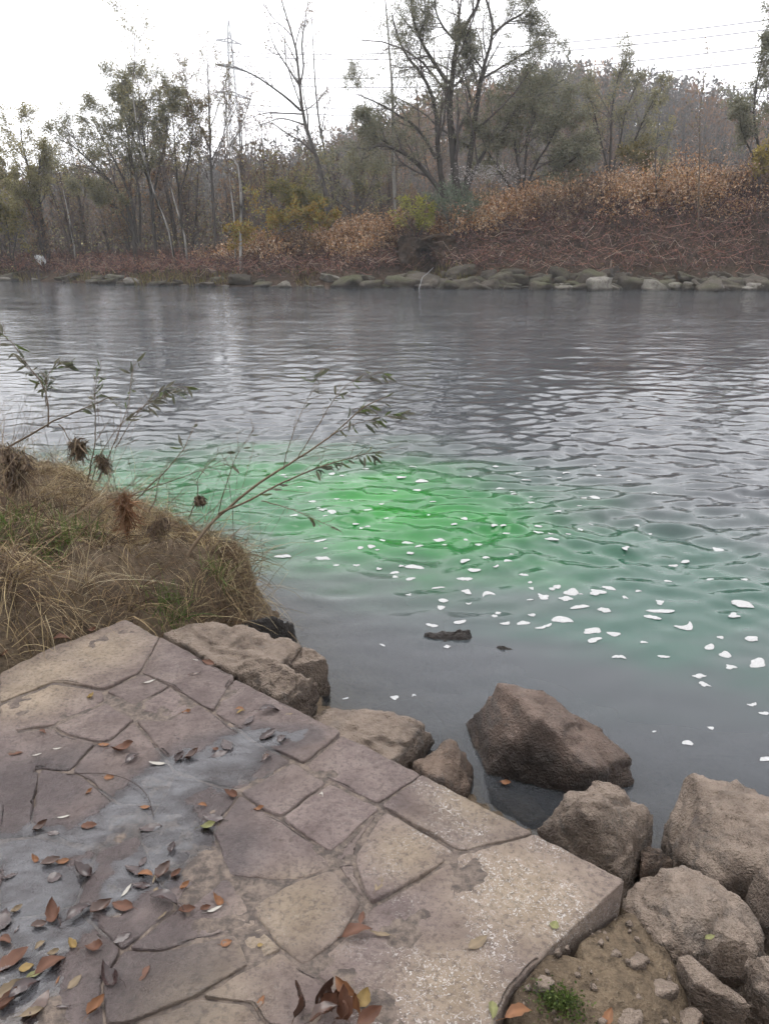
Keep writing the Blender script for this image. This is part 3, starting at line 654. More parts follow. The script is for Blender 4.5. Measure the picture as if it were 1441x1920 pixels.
FOAM = [(752,898,20),(790,902,28),(778,917,34),(971,887,15),(985,902,20),(940,912,25),(961,929,15),(995,942,18),(1115,932,20),(1085,946,16),(870,972,20),(850,980,14),(1008,1001,26),(1030,1014,40),(823,1009,24),(762,1017,30),(785,1028,20),(769,1038,15),(833,1021,12),(898,1021,20),(910,1048,17),(870,1053,26),(950,1054,20),(930,1066,15),(775,1064,50),(888,1072,30),(740,1072,20),(740,1081,12),(768,1086,22),(871,1086,28),(820,1101,32),(875,1110,20),(913,1111,32),(766,1116,15),(830,1126,22),(993,1092,13),(1044,1101,18),(1072,1112,42),(1118,1112,48),(1141,1103,28),(1060,1124,28),(1018,1120,28),(1086,1138,46),(1132,1144,26),(1052,1161,56),(993,1125,15),(997,1154,17),(980,1168,32),(948,1170,30),(1020,1176,44),(810,1174,32),(862,1168,32),(1110,1183,42),(1150,1189,32),(1112,1201,42),(1222,1158,28),(1240,1147,62),(1236,1130,17),(1287,1178,46),(1375,1156,34),(1390,1133,52),(1408,1198,36),(1330,1214,34),(1360,1228,30),(1368,1252,26),(1420,1245,54),(1310,1268,30),(1318,1283,20),(1243,1232,22),(1260,1057,20),(1285,1051,32),(1330,1088,17),(1395,1088,15),(1344,1031,20),(1170,1034,34),(1410,1322,18),(1432,1338,20),(1288,1393,20),(1434,1424,22),(1332,1366,12),(1225,1372,10),(717,1210,13),(648,1310,14),(740,1308,18),(775,1303,9),(605,958,20),(622,960,22),(585,940,20),(675,1028,15),(695,1025,17),(668,1058,17),(630,1060,13),(605,1047,38),(710,1066,15),(600,1015,32),(716,1014,15),(530,1042,46),(690,985,14),(1195,1108,14),(1350,1195,13),(1205,1205,18),(1160,1232,24),(1250,1090,16)]
rf = np.random.default_rng(42)
for _ in range(70):
    u = rf.uniform(520, 1250); v = rf.uniform(872, 1010) if rf.random() < 0.7 else rf.uniform(990, 1240)
    if v > 1100 and u < 800: continue
    FOAM.append((u, v, rf.uniform(9, 17)))
def wave_z(px, py):
    k = np.argmin((x - px) ** 2 + (y - py) ** 2); return z[k]
frows = []
for i, (u, v, wp) in enumerate(FOAM):
    p = at(u, v, 0.0); wd = wp / FPX * np.linalg.norm(p - np.array((0, 0, CAM_H))) * (0.92 if wp < 30 else 0.80)
    o = link('foam_patch', FM[i % 26]); o.location = (p[0], p[1], wave_z(p[0], p[1]) + 0.002)
    o.scale = (wd, wd * rf.uniform(0.75, 1.25) * (0.8 if wp > 25 else 1.0), min(wd, 0.12) * 0.8); o.rotation_euler = (0, 0, rf.normal(0.15, 0.35) + (math.pi if rf.random() < 0.5 else 0))
    if v > 1285: l, g = ' white foam fleck on the calm grey water by the boulders', 'foam on the calm water'
    elif u > 1010 and v > 1085: l, g = ' white foam patch on the grey-green water ' + ('towards the right edge' if u > 1220 else 'past the wet stone'), 'foam on the grey-green water'
    elif v > 1030: l, g = ' white foam patch on the ' + ('left' if u < 740 else 'middle' if u < 900 else 'right') + ' lower edge of the green', 'foam on the lower plume edge'
    elif v > 940: l, g = ' white foam patch among ' + ('bright green' if u < 880 else 'dull green') + ' ripples ' + ('near mid plume' if v > 985 else 'farther out'), 'foam in mid plume'
    else: l, g = ' white foam fleck at the far ' + ('left' if u < 700 else 'middle' if u < 900 else 'right') + ' edge of the plume', 'foam at the far plume edge'
    tag(o, ('tiny' if wp < 14 else 'small' if wp < 22 else 'medium' if wp < 34 else 'large') + l, 'foam', g); frows.append((o, u))
single_out(frows)

# ------------------------------------------------------------------ trees
def grow_level(P, Rd, n, t0, ang, lr, k, wig, trop, rr, r, t1=1.0, minlen=0.0, asd=0.22):
    N, K, _ = P.shape
    L = np.linalg.norm(np.diff(P, axis=1), axis=2).sum(1)
    t = (t0 + (t1 - t0) * (np.arange(n)[None, :] + r.random((N, n))) / n)
    f = t * (K - 1); i = np.minimum(f.astype(int), K - 2); fr = (f - i)[..., None]
    a = np.arange(N)[:, None]
    S = P[a, i] * (1 - fr) + P[a, i + 1] * fr; T = nrm(P[a, i + 1] - P[a, i])
    r0 = Rd[a, i] * (1 - fr[..., 0]) + Rd[a, i + 1] * fr[..., 0]
    perp = nrm(np.cross(T, r.normal(size=T.shape)))
    an = np.clip(r.normal(ang, asd, t.shape), 0.1, 1.7)[..., None]
    D = nrm(T * np.cos(an) + perp * np.sin(an)).reshape(-1, 3)
    ln = (L[:, None] * lr * (1.15 - 0.65 * (t - t0) / max(t1 - t0, 1e-6)) * r.uniform(0.6, 1.25, t.shape)).reshape(-1); ln = np.maximum(ln, minlen)
    Q = [S.reshape(-1, 3)]
    for j in range(k - 1):
        D = nrm(D + r.normal(size=D.shape) * wig + np.array((0, 0, trop)))
        Q.append(Q[-1] + D * (ln / (k - 1))[:, None])
    Q = np.stack(Q, 1); rb = np.maximum(r0.reshape(-1) * rr * r.uniform(0.75, 1.1, ln.shape), 0.003)
    return Q, rb[:, None] * np.linspace(1, 0.3, k)[None, :]
def pick(cols, n, r, var=0.18):
    c = np.asarray(cols, float)[r.integers(0, len(cols), n)]
    return c * (1 + r.normal(0, var, (n, 1)))
def leaves_on(g, P, n, L, W, cols, r, droop=0.3, tmin=0.2, spread=0.06, keep=None):
    N, K, _ = P.shape
    t = tmin + (1 - tmin) * r.random((N, n)); f = t * (K - 1); i = np.minimum(f.astype(int), K - 2); fr = (f - i)[..., None]; a = np.arange(N)[:, None]
    S = (P[a, i] * (1 - fr) + P[a, i + 1] * fr).reshape(-1, 3) + r.normal(0, spread, (N * n, 3)); T = nrm(P[a, i + 1] - P[a, i]).reshape(-1, 3)
    if keep is not None: k = keep(S); S, T = S[k], T[k]
    D = nrm(T * 0.6 + r.normal(size=S.shape) * 0.8 - np.array((0, 0, droop)))
    V, F = leaf_quads(S, D, L * r.uniform(0.6, 1.3, len(S)), W * r.uniform(0.6, 1.3, len(S)), r)
    g.add(V, F, np.repeat(np.clip(pick(cols, len(S), r), 0.005, 1), 4, axis=0))
WILLOW = [(0.26, 0.265, 0.175), (0.21, 0.22, 0.15), (0.31, 0.30, 0.21), (0.28, 0.26, 0.15)]
OLIVE = [(0.31, 0.285, 0.15), (0.36, 0.31, 0.14), (0.26, 0.255, 0.145)]
YELL = [(0.34, 0.26, 0.06), (0.27, 0.22, 0.055), (0.20, 0.19, 0.06)]
RUST = [(0.46, 0.24, 0.10), (0.38, 0.18, 0.08), (0.50, 0.30, 0.14)]
BROWN = [(0.22, 0.14, 0.085), (0.17, 0.115, 0.08), (0.26, 0.175, 0.09)]
BARK = (0.085, 0.075, 0.067); GREYB = (0.14, 0.127, 0.118); TWIG = (0.14, 0.115, 0.108); WHITEB = (0.50, 0.48, 0.45)
def tree(name, label, limbs, Y, levels, leaf=None, bark=BARK, twig=TWIG, seed=0, cat='tree', group=None, r0=0.16, kp=14, keep=None, birch=False, dyw=1.2):
    """limbs: traced centre lines [(u, v), ...] with optional dict(r=.., dy=..); levels: branch orders; leaf: foliage spec"""
    r = np.random.default_rng(900 + seed)
    lines = []; rads = []
    for li, lm in enumerate(limbs):
        o = {}
        if isinstance(lm, tuple): lm, o = lm
        dy = o.get('dy', 0.0 if li == 0 else r.uniform(-dyw, dyw)); n = len(lm)
        pl = [aty(u, v, Y + o.get('y0', 0.0) + dy * (k / (n - 1)) ** 1.2) for k, (u, v) in enumerate(lm)]
        q = resample(pl, kp); q += np.cumsum(r.normal(0, 0.018, q.shape), 0) * np.linspace(0, 1, kp)[:, None] * 0.6
        lines.append(q); ra = o.get('r', r0); rads.append(ra * 0.80 * np.linspace(1, o.get('e', 0.16), kp) ** 0.9)
    P = np.array(lines); Rd = np.array(rads)
    base = P[0, 0].copy(); base[2] = far_h(base[:1], base[1:2])[0]
    root = thing(name, label, cat, tuple(base), group)
    # roots run into the ground
    for k in range(len(P)):
        if k == 0 or P[k, 0, 2] < base[2] + 0.9: P[k, 0, 2] = min(P[k, 0, 2], far_h(P[k, 0, :1], P[k, 0, 1:2])[0] - 0.15)
    g = Geo(); V, F = tubes(P - base, Rd, 7)
    if birch:
        cc = np.tile(WHITEB, (len(V), 1)); d = perlin(V * np.array((3, 3, 9.0))) ; cc[d > 0.22] = (0.05, 0.045, 0.04); hi = np.repeat(Rd.ravel() < 0.022, 7); cc[hi] = (0.14, 0.11, 0.10)
    else: cc = np.tile(bark, (len(V), 1)) * (1 + 0.25 * perlin(V * 2.5)[:, None])
    g.add(V, F, cc); g.obj('trunk', M['bark'], root, True)
    gb = Geo(); cur = (P, Rd); last = []
    for j, lv in enumerate(levels):
        Q, Rq = grow_level(cur[0], cur[1], r=r, **lv)
        V, F = tubes(Q - base, Rq, 4 if j == 0 else 3); gb.add(V, F, np.array(bark) * 0.45 + np.array(twig) * 0.55 if j == 0 else np.array(twig))
        cur = (Q, Rq); last.append(Q)
    gb.obj('branches', M['twig'], root)
    if leaf:
        gl = Geo()
        for (lev, n, L, W, cols, droop) in leaf:
            leaves_on(gl, last[lev] - base, n, L, W, cols, r, droop, keep=(lambda S: keep(S + base, r)) if keep else None)
        if gl.n: gl.obj('crown', M['leaf'], root)
    return root
def lv(n, t0, ang, lr, k=5, wig=0.16, trop=0.04, rr=0.55, **kw): return dict(n=n, t0=t0, ang=ang, lr=lr, k=k, wig=wig, trop=trop, rr=rr, **kw)

# the big crack willow
tree('willow_tree', 'tall dark many-limbed willow rising above the middle of the far bank',
     [([(862,392),(855,350),(848,280),(842,205),(846,160),(856,78),(890,18),(915,-60)], dict(r=0.27)), ([(840,157),(815,120),(790,80),(772,28),(768,-40)], dict(r=0.13, dy=-1)),
      ([(838,380),(826,330),(820,270),(816,205),(795,148),(757,98),(735,30)], dict(r=0.19, dy=1.2)), ([(842,384),(797,322),(752,284),(712,272),(682,290)], dict(r=0.18, dy=-1.6)),
      ([(817,298),(786,246),(745,215),(706,192),(665,175)], dict(r=0.11, dy=0.8)), ([(868,385),(880,300),(893,200),(902,140),(910,108),(922,64),(914,18),(890,-50)], dict(r=0.20, dy=1.0)),
      ([(922,66),(950,42),(985,20),(1010,-20)], dict(r=0.09, dy=1.0)), ([(862,84),(830,50),(815,10),(820,-50)], dict(r=0.08, dy=-1)), ([(904,130),(880,95),(865,60)], dict(r=0.06, dy=-.5)),
      ([(872,360),(905,290),(960,215),(1010,180),(1060,150)], dict(r=0.14, dy=1.5)), ([(900,150),(950,120),(990,95),(1025,80)], dict(r=0.08, dy=0.5)), ([(745,282),(705,255),(672,225)], dict(r=0.06, dy=-1))],
     40.5, [lv(11, 0.18, 0.75, 0.40, 6, 0.16, 0.05), lv(7, 0.15, 0.65, 0.48, 5, 0.17, -0.02), lv(5, 0.1, 0.65, 0.55, 3, 0.16, -0.06, minlen=0.4)],
     [(2, 15, 0.10, 0.034, WILLOW, 0.3), (1, 12, 0.10, 0.034, WILLOW, 0.3)], seed=1,
     keep=lambda S, r: r.random(len(S)) < np.clip(0.92 + 0.2 * (S[:, 0] > 3.5) + 0.15 * (S[:, 2] < 9) + 0.45 * perlin(S * 0.6), 0.15, 1))
DENSE = [lv(9, 0.2, 0.8, 0.5, 6, 0.16, 0.05), lv(8, 0.15, 0.7, 0.5, 5, 0.18, 0.0), lv(6, 0.1, 0.7, 0.5, 3, 0.15, -0.06, minlen=0.35)]
tree('willow_tree', 'dense rounded grey-green willow right of the tall dark willow',
     [([(975,375),(972,320),(962,260),(950,200)], dict(r=0.12)), ([(980,375),(1000,315),(1030,265),(1050,215)], dict(r=0.11)), ([(985,372),(1030,330),(1070,300),(1092,282)], dict(r=0.09, dy=-1.5)),
      ([(970,372),(935,320),(910,275),(895,240)], dict(r=0.1, dy=-1)), ([(978,372),(985,300),(990,230),(1000,175)], dict(r=0.1, dy=1))],
     41.5, DENSE, [(2, 12, 0.14, 0.055, WILLOW, 0.2), (1, 10, 0.14, 0.05, WILLOW, 0.2)], seed=2)
# bare forked tree, left of the willow
tree('bare_tree', 'tall leafless forked tree with wide bare limbs left of the big willow',
     [([(622,420),(612,372),(598,310),(584,271),(568,217),(561,157),(553,87),(539,41),(524,-10)], dict(r=0.16)), ([(562,160),(569,126),(566,85),(574,30),(580,-5)], dict(r=0.06)), ([(564,208),(533,180),(481,144),(440,126),(405,121)], dict(r=0.075, dy=-2)),
      ([(561,160),(533,117),(513,83),(499,40)], dict(r=0.06)), ([(566,214),(520,212),(490,213),(455,224)], dict(r=0.05, dy=1)), ([(573,235),(530,222),(500,230),(470,240)], dict(r=0.05, dy=-1)), ([(553,90),(560,60),(572,25)], dict(r=0.04)), ([(590,290),(560,250),(530,240)], dict(r=0.04, dy=2)), ([(566,210),(590,195),(610,170)], dict(r=0.04, dy=1))],
     42, [lv(8, 0.3, 0.65, 0.30, 6, 0.14, 0.05), lv(6, 0.2, 0.6, 0.45, 5, 0.16, 0.05), lv(4, 0.2, 0.6, 0.5, 3, 0.15, 0.0)], [(1, 2, 0.10, 0.05, BROWN, 0.5)], seed=3, bark=GREYB)
BIRCH = [lv(20, 0.35, 0.85, 0.17, 5, 0.12, 0.02, rr=0.35), lv(6, 0.2, 0.6, 0.5, 4, 0.15, -0.08), lv(4, 0.2, 0.6, 0.5, 3, 0.1, -0.15)]
tree('birch_tree', 'slender leafless birch rising straight beside the bare forked tree', [([(632,410),(612,300),(600,240),(592,170),(586,70),(583,30)], dict(r=0.09))], 44, BIRCH, [(1, 2, 0.08, 0.05, BROWN, 0.4)], seed=4, bark=GREYB)
tree('birch_tree', 'tall white-barked birch seen through the left side of the willow', [([(742,395),(738,330),(737,270),(736,180),(730,90),(722,-10),(716,-50)], dict(r=0.13))], 44, BIRCH, [(2, 1, 0.09, 0.06, OLIVE, 0.4)], seed=5, birch=True)
tree('birch_tree', 'pale birch with bare trunk standing at the water side left of the yellow bush', [([(451,490),(452,430),(452,360),(446,310),(428,275),(424,215),(418,150)], dict(r=0.10)), ([(430,280),(452,238),(468,200),(480,165)], dict(r=0.05))], 38.2, [lv(14, 0.35, 0.7, 0.22, 5, 0.14, 0.04, rr=0.4), lv(6, 0.2, 0.6, 0.5, 4, 0.15, 0.0), lv(4, 0.2, 0.6, 0.5, 3)], [(1, 2, 0.09, 0.05, BROWN, 0.3)], seed=6, birch=True)
tree('birch_tree', 'thin pale birch close beside the bare birch at the water side', [([(441,480),(440,420),(434,360),(426,300),(415,240)], dict(r=0.055))], 38.6, [lv(12, 0.4, 0.6, 0.2, 4, rr=0.4), lv(5, 0.2, 0.6, 0.5, 3)], [(1, 2, 0.09, 0.05, BROWN, 0.3)], seed=7, birch=True)
tree('bare_tree', 'bare brown tree with upswept twigs in front of the pylon', [([(402,420),(398,350),(393,270),(390,190),(386,110)], dict(r=0.11)), ([(394,280),(372,230),(352,190),(340,120)], dict(r=0.06)), ([(397,300),(420,250),(425,190),(420,120)], dict(r=0.05))], 43,
     [lv(12, 0.25, 0.55, 0.28, 5, 0.14, 0.08), lv(7, 0.15, 0.55, 0.45, 4, 0.15, 0.06), lv(5, 0.1, 0.5, 0.5, 3, 0.12, 0.03)], [(2, 3, 0.09, 0.045, BROWN + OLIVE, 0.2)], seed=8, bark=GREYB)
# leaning willow-birch stand on the left
LEAN = [lv(13, 0.3, 0.6, 0.30, 5, 0.14, 0.06), lv(7, 0.2, 0.65, 0.48, 4, 0.17, 0.03), lv(5, 0.1, 0.65, 0.55, 3, 0.16, -0.02, minlen=0.3)]
tuft = lambda S, r: r.random(len(S)) < np.clip(0.72 + 0.06 * (S[:, 2] - 6.0) + 0.35 * perlin(S * 0.7), 0.08, 1)
tree('birch_tree', 'leaning white birch in the stand on the left bank', [([(328,462),(312,420),(290,365),(277,318),(262,262),(250,180),(252,130),(253,60)], dict(r=0.075))], 39.5, LEAN, [(2, 6, 0.10, 0.045, OLIVE, 0.3)], seed=9, birch=True, keep=tuft)
tree('willow_tree', 'grey-green willow leaning left with fanned stems on the left bank',
     [([(252,455),(240,390),(205,340),(165,300),(130,270),(112,262)], dict(r=0.13)), ([(256,455),(248,380),(225,320),(195,260),(175,215)], dict(r=0.11, dy=1)), ([(262,455),(262,370),(245,290),(232,220),(215,165)], dict(r=0.10)), ([(250,440),(225,395),(190,370),(150,355)], dict(r=0.07, dy=-1.5))],
     40.5, LEAN, [(2, 17, 0.10, 0.042, OLIVE + WILLOW, 0.3), (1, 6, 0.11, 0.045, WILLOW, 0.3)], seed=10, keep=tuft)
tree('willow_tree', 'upright willow with tufted grey-green top in the left stand', [([(292,458),(285,390),(278,320),(268,250),(262,190),(258,150)], dict(r=0.12)), ([(284,380),(300,310),(312,240),(318,185)], dict(r=0.09)), ([(282,350),(262,290),(240,230),(225,175)], dict(r=0.07, dy=1))], 41, LEAN, [(2, 18, 0.10, 0.042, WILLOW + OLIVE, 0.3), (1, 6, 0.11, 0.045, WILLOW, 0.3)], seed=11, keep=tuft)
tree('alder_tree', 'brown-leaved slender tree between the left stand and the bare tree', [([(345,455),(338,390),(330,310),(325,240),(318,180)], dict(r=0.09)), ([(336,370),(352,310),(362,250),(366,200)], dict(r=0.06))], 41.5, LEAN, [(2, 11, 0.11, 0.045, OLIVE + BROWN, 0.3)], seed=12, keep=tuft)
tree('birch_tree', 'thin leaning pale birch just right of the leaning white birch', [([(349,452),(340,420),(326,370),(312,320),(300,270)], dict(r=0.06))], 40, LEAN[:2], [(1, 2, 0.09, 0.05, BROWN, 0.3)], seed=13, birch=True)
tree('birch_tree', 'small pale birch trunk left of the left willow stand', [([(140,468),(132,420),(122,370),(112,330),(98,290)], dict(r=0.06))], 43, LEAN[:2], [(1, 4, 0.10, 0.06, OLIVE + YELL, 0.3)], seed=14, birch=True)
tree('ash_tree', 'pale yellow-green tree at the far left edge', [([(92,480),(80,420),(70,360),(52,310),(42,270),(38,240)], dict(r=0.14)), ([(82,440),(72,380),(75,320),(82,280)], dict(r=0.09)), ([(78,470),(62,400),(30,350),(5,320)], dict(r=0.09, dy=-1))], 43.5,
     LEAN, [(2, 12, 0.11, 0.05, [(0.44, 0.38, 0.17), (0.34, 0.31, 0.14), (0.28, 0.26, 0.12)], 0.3)], seed=15)
tree('willow_bush', 'yellow-green bush low at the far left edge', [([(20,480),(15,430),(5,390)], dict(r=0.06)), ([(24,480),(35,430),(48,385)], dict(r=0.06)), ([(18,480),(-10,430),(-30,380)], dict(r=0.06))], 44.5, [lv(9, 0.1, 0.7, 0.5, 5), lv(8, 0.1, 0.7, 0.5, 4), lv(5, 0.1, 0.7, 0.5, 3)], [(2, 6, 0.15, 0.07, [(0.27, 0.22, 0.06), (0.20, 0.18, 0.06)], 0.2)], seed=16, cat='bush')
# right side
FAN = [lv(11, 0.25, 0.5, 0.30, 5, 0.13, 0.06), lv(7, 0.15, 0.55, 0.45, 4, 0.16, 0.03), lv(5, 0.1, 0.6, 0.5, 3, 0.15, 0.0, minlen=0.25)]
tree('willow_tree', 'fan-shaped thin olive tree on the crest right of the dense willow', [([(1142,330),(1144,270),(1148,200),(1160,140),(1165,115)], dict(r=0.10)), ([(1145,328),(1160,270),(1172,210),(1195,150)], dict(r=0.09)), ([(1150,328),(1185,270),(1210,215),(1238,165)], dict(r=0.09, dy=-1)), ([(1140,326),(1125,260),(1110,200),(1100,165)], dict(r=0.08, dy=1)), ([(1146,326),(1180,285),(1215,262)], dict(r=0.05, dy=1))],
     43, FAN, [(2, 8, 0.11, 0.042, OLIVE + WILLOW, 0.3), (1, 5, 0.11, 0.042, OLIVE, 0.3)], seed=17, keep=lambda S, r: r.random(len(S)) < np.clip(0.8 + 0.4 * perlin(S * 0.7), 0.05, 1))
tree('willow_tree', 'grey-green willow cut off by the right edge of the crest', [([(1425,318),(1420,270),(1412,215),(1418,150),(1430,100)], dict(r=0.10)), ([(1430,318),(1445,250),(1455,170),(1450,90),(1455,40)], dict(r=0.10)), ([(1422,315),(1400,270),(1388,240),(1385,205)], dict(r=0.07, dy=-1)), ([(1432,318),(1480,260),(1500,180)], dict(r=0.10))],
     40, FAN, [(2, 7, 0.13, 0.055, WILLOW, 0.3), (1, 5, 0.13, 0.05, WILLOW, 0.3)], seed=18)
tree('sapling', 'thin bare sapling standing alone on the right bank', [([(1307,425),(1309,360),(1311,290),(1312,220),(1318,160),(1322,108)], dict(r=0.055))], 36.5, [lv(16, 0.35, 0.45, 0.16, 4, 0.1, 0.08, rr=0.4), lv(4, 0.2, 0.5, 0.5, 3)], [(1, 3, 0.10, 0.05, BROWN + OLIVE, 0.2)], seed=19, bark=(0.21, 0.155, 0.11))
tree('sapling', 'thin leafy sapling below the fan-shaped olive tree', [([(1229,430),(1230,360),(1228,300),(1232,240),(1240,190)], dict(r=0.05)), ([(1229,350),(1245,290),(1258,230)], dict(r=0.03))], 37.5, FAN[:2], [(1, 5, 0.13, 0.05, OLIVE, 0.3)], seed=20, bark=GREYB)
# bushes along the crest
BUSH = [lv(8, 0.1, 0.6, 0.5, 5, 0.15, 0.05), lv(7, 0.1, 0.6, 0.5, 4, 0.15, 0.0), lv(4, 0.1, 0.6, 0.5, 3)]
def bush(label, stems, Y, leaf, seed, r0=0.03, lvls=BUSH): return tree('bush', label, [(s, dict(r=r0)) for s in stems], Y, lvls, leaf, seed=seed, cat='bush', bark=GREYB, kp=8)
bush('silvery blue-green willow bush below the tall dark willow', [[(843,428),(835,400),(820,378)], [(846,428),(846,395),(848,365)], [(850,428),(858,400),(868,375)], [(848,428),(870,410),(880,392)]], 37.6, [(1, 12, 0.16, 0.04, [(0.20, 0.245, 0.17), (0.15, 0.19, 0.13)], -0.3)], 21)
bush('sparse lime-yellow sprouting bush left of the silvery bush', [[(775,440),(765,415),(757,392)], [(780,440),(782,412),(790,385)], [(785,440),(800,420),(810,392)]], 37.4, [(1, 8, 0.16, 0.05, [(0.42, 0.40, 0.08), (0.30, 0.31, 0.08)], 0.0)], 22)
bush('golden-yellow leafy bush on the crest right of the bare birch', [[(505,440),(490,420),(465,430)], [(512,440),(512,418),(505,405)], [(520,440),(545,418),(585,400)], [(515,440),(560,425),(620,408)]], 38.4, [(2, 7, 0.13, 0.07, [(0.42, 0.28, 0.06), (0.33, 0.20, 0.05), (0.35, 0.33, 0.10)], 0.1)], 23)
bush('yellow-green bush behind the golden bush', [[(560,420),(545,390),(530,365)], [(565,420),(570,385),(572,360)], [(570,420),(590,395),(605,375)]], 40, [(2, 6, 0.14, 0.08, [(0.26, 0.22, 0.07), (0.19, 0.18, 0.07)], 0.1)], 24)
bush('small upright yellow bush at the right end of the crest', [[(1424,345),(1424,315),(1425,290)], [(1422,345),(1418,325),(1416,305)]], 37.5, [(1, 12, 0.15, 0.09, [(0.45, 0.35, 0.08), (0.36, 0.28, 0.07)], 0.1)], 25)
bush('low pale yellow bush at the foot of the fan-shaped tree', [[(1200,330),(1195,310),(1190,290)], [(1205,330),(1212,305),(1218,292)]], 42, [(2, 5, 0.15, 0.08, [(0.26, 0.21, 0.08), (0.20, 0.17, 0.07)], 0.1)], 26)
bush('olive bush with twiggy top behind the middle of the bank', [[(660,400),(640,350),(610,310)], [(668,400),(670,345),(668,300)], [(675,400),(695,350),(705,310)], [(664, 400), (625, 370), (590, 350)]], 42.5, [(2, 5, 0.13, 0.07, OLIVE + WILLOW, 0.1)], 27, 0.06)
bush('brown-olive thicket bush behind the bare birch', [[(500,415),(485,360),(470,320)], [(505,415),(510,355),(515,310)], [(512,415),(540,365),(560,325)]], 43, [(2, 4, 0.13, 0.07, OLIVE + BROWN, 0.1)], 28, 0.06)

# woodland fill: bare grey-brown trees one can tell apart, from four shapes
protos = []
def wood_proto(k, h, leaf):
    r = np.random.default_rng(70 + k); n = 3
    limbs = []
    for q in range(n):
        a = r.uniform(0, 6.28); le = r.uniform(0.06, 0.22) * h; zz = np.linspace(0, h * r.uniform(0.8, 1), 6)
        limbs.append(np.column_stack([np.cos(a) * le * (zz / h) ** 1.4, np.sin(a) * le * (zz / h) ** 1.4, zz]) + np.cumsum(r.normal(0, 0.05, (6, 3)), 0) * [1, 1, 0])
    P = np.array([resample(l, 10) for l in limbs]); Rd = np.array([0.10 * np.linspace(1, 0.15, 10)] * n)
    gt = Geo(); V, F = tubes(P, Rd, 6); gt.add(V, F, np.tile((0.10, 0.088, 0.08), (len(V), 1)))
    gb = Geo(); Q, Rq = grow_level(P, Rd, r=r, **lv(12, 0.2, 0.6, 0.26, 5, 0.14, 0.05)); V, F = tubes(Q, Rq, 3); gb.add(V, F, TWIG)
    Q2, R2 = grow_level(Q, Rq, r=r, **lv(7, 0.1, 0.6, 0.45, 4, 0.15, 0.03)); V, F = tubes(Q2, R2, 3); gb.add(V, F, (0.115, 0.09, 0.082))
    Q3, R3 = grow_level(Q2, R2, r=r, **lv(5, 0.1, 0.6, 0.5, 3, 0.15, 0.0)); V, F = tubes(Q3, np.maximum(R3, 0.005), 3); gb.add(V, F, (0.12, 0.092, 0.085))
    gl = Geo(); leaves_on(gl, Q3, leaf[0], 0.13, 0.07, leaf[1], r, 0.2)
    return gt.mesh('trunk', M['bark'], True), gb.mesh('branches', M['twig']), gl.mesh('crown', M['leaf'])
protos = [wood_proto(0, 9, (1, BROWN)), wood_proto(1, 8, (2, OLIVE + BROWN)), wood_proto(2, 7, (3, BROWN + BROWN + RUST[:1])), wood_proto(3, 10, (1, BROWN))]
rb_ = np.random.default_rng(77); WOODS = []
for u in np.linspace(-60, 720, 34): WOODS.append((u + rb_.normal(0, 14), rb_.uniform(43, 62), rb_.uniform(0.75, 1.05) * np.interp(u, [0, 150, 330, 720], [0.45, 0.6, 0.85, 0.85])))
for u in np.linspace(740, 1090, 8): WOODS.append((u + rb_.normal(0, 14), rb_.uniform(48, 66), rb_.uniform(0.5, 0.75)))
for u in np.linspace(1120, 1520, 9): WOODS.append((u + rb_.normal(0, 14), rb_.uniform(50, 70), rb_.uniform(0.35, 0.6)))
wrows = []
for k, (u, Y, s_) in enumerate(WOODS):
    xx = (u - 720.5) / FPX / CP * Y; zz = far_h(np.array([xx]), np.array([Y]))[0]
    q = int(rb_.integers(0, 4))
    look = ('tall sparse bare', 'olive-brown thin-leaved', 'rust-leaved twiggy', 'straight grey bare')[q] + ' tree '
    mark = next(t for lim, t in ((60, 'yellow-green tree'), (150, 'small pale birch'), (250, 'left-leaning willow'), (345, 'leaning white birch'), (430, 'bare tree by the pylon'), (520, 'bare waterside birch'), (640, 'tall forked tree'), (735, 'olive bush'), (930, 'tall dark willow'), (1100, 'dense rounded willow'), (1270, 'fan-shaped olive tree'), (9999, 'right-hand willow')) if u < lim)
    lab = (look + ('well' if Y > 54 else 'just') + ' behind the ' + mark, 'woodland trees behind the far bank')
    t = thing('woodland_tree', lab[0], 'tree', (xx, Y, zz - 0.1), lab[1]); t.rotation_euler = (0, 0, rb_.uniform(0, 6.28)); t.scale = (s_, s_, s_)
    for nm, me in zip(('trunk', 'branches', 'crown'), protos[q]): link(nm, me, t)
    wrows.append((t, u))
single_out(wrows)

# undergrowth between the trunks
g = Geo(); r = np.random.default_rng(81); n = 2600
px = r.uniform(-34, 26, n); py = r.uniform(41, 66, n) ; px *= py / 42; ph = np.array(far_h(px, py))
h = r.uniform(0.8, 2.6, n) * np.where(px < 2, 1.25, 0.8)
P = np.stack([np.column_stack([px + r.normal(0, 0.12, n) * k, py + r.normal(0, 0.12, n) * k, ph - 0.1 + h * k / 3]) for k in range(4)], 1)
V, F = tubes(P, np.linspace(0.018, 0.006, 4)[None, :] * np.ones((n, 1)), 3); g.add(V, F, np.repeat(pick([(0.10, 0.08, 0.075), (0.13, 0.095, 0.08)], n, r), 12, 0))
Q, Rq = grow_level(P, np.full((n, 4), 0.01), r=r, **lv(5, 0.2, 0.6, 0.4, 3)); V, F = tubes(Q, Rq, 3); g.add(V, F, (0.115, 0.09, 0.08))
leaves_on(g, Q, 2, 0.16, 0.09, BROWN + OLIVE + [(0.09, 0.085, 0.05)] * 3, r, 0.2)
stuff(g.obj('undergrowth', M['twig']), 'tangled brown undergrowth between the trees behind the far bank', 'undergrowth')

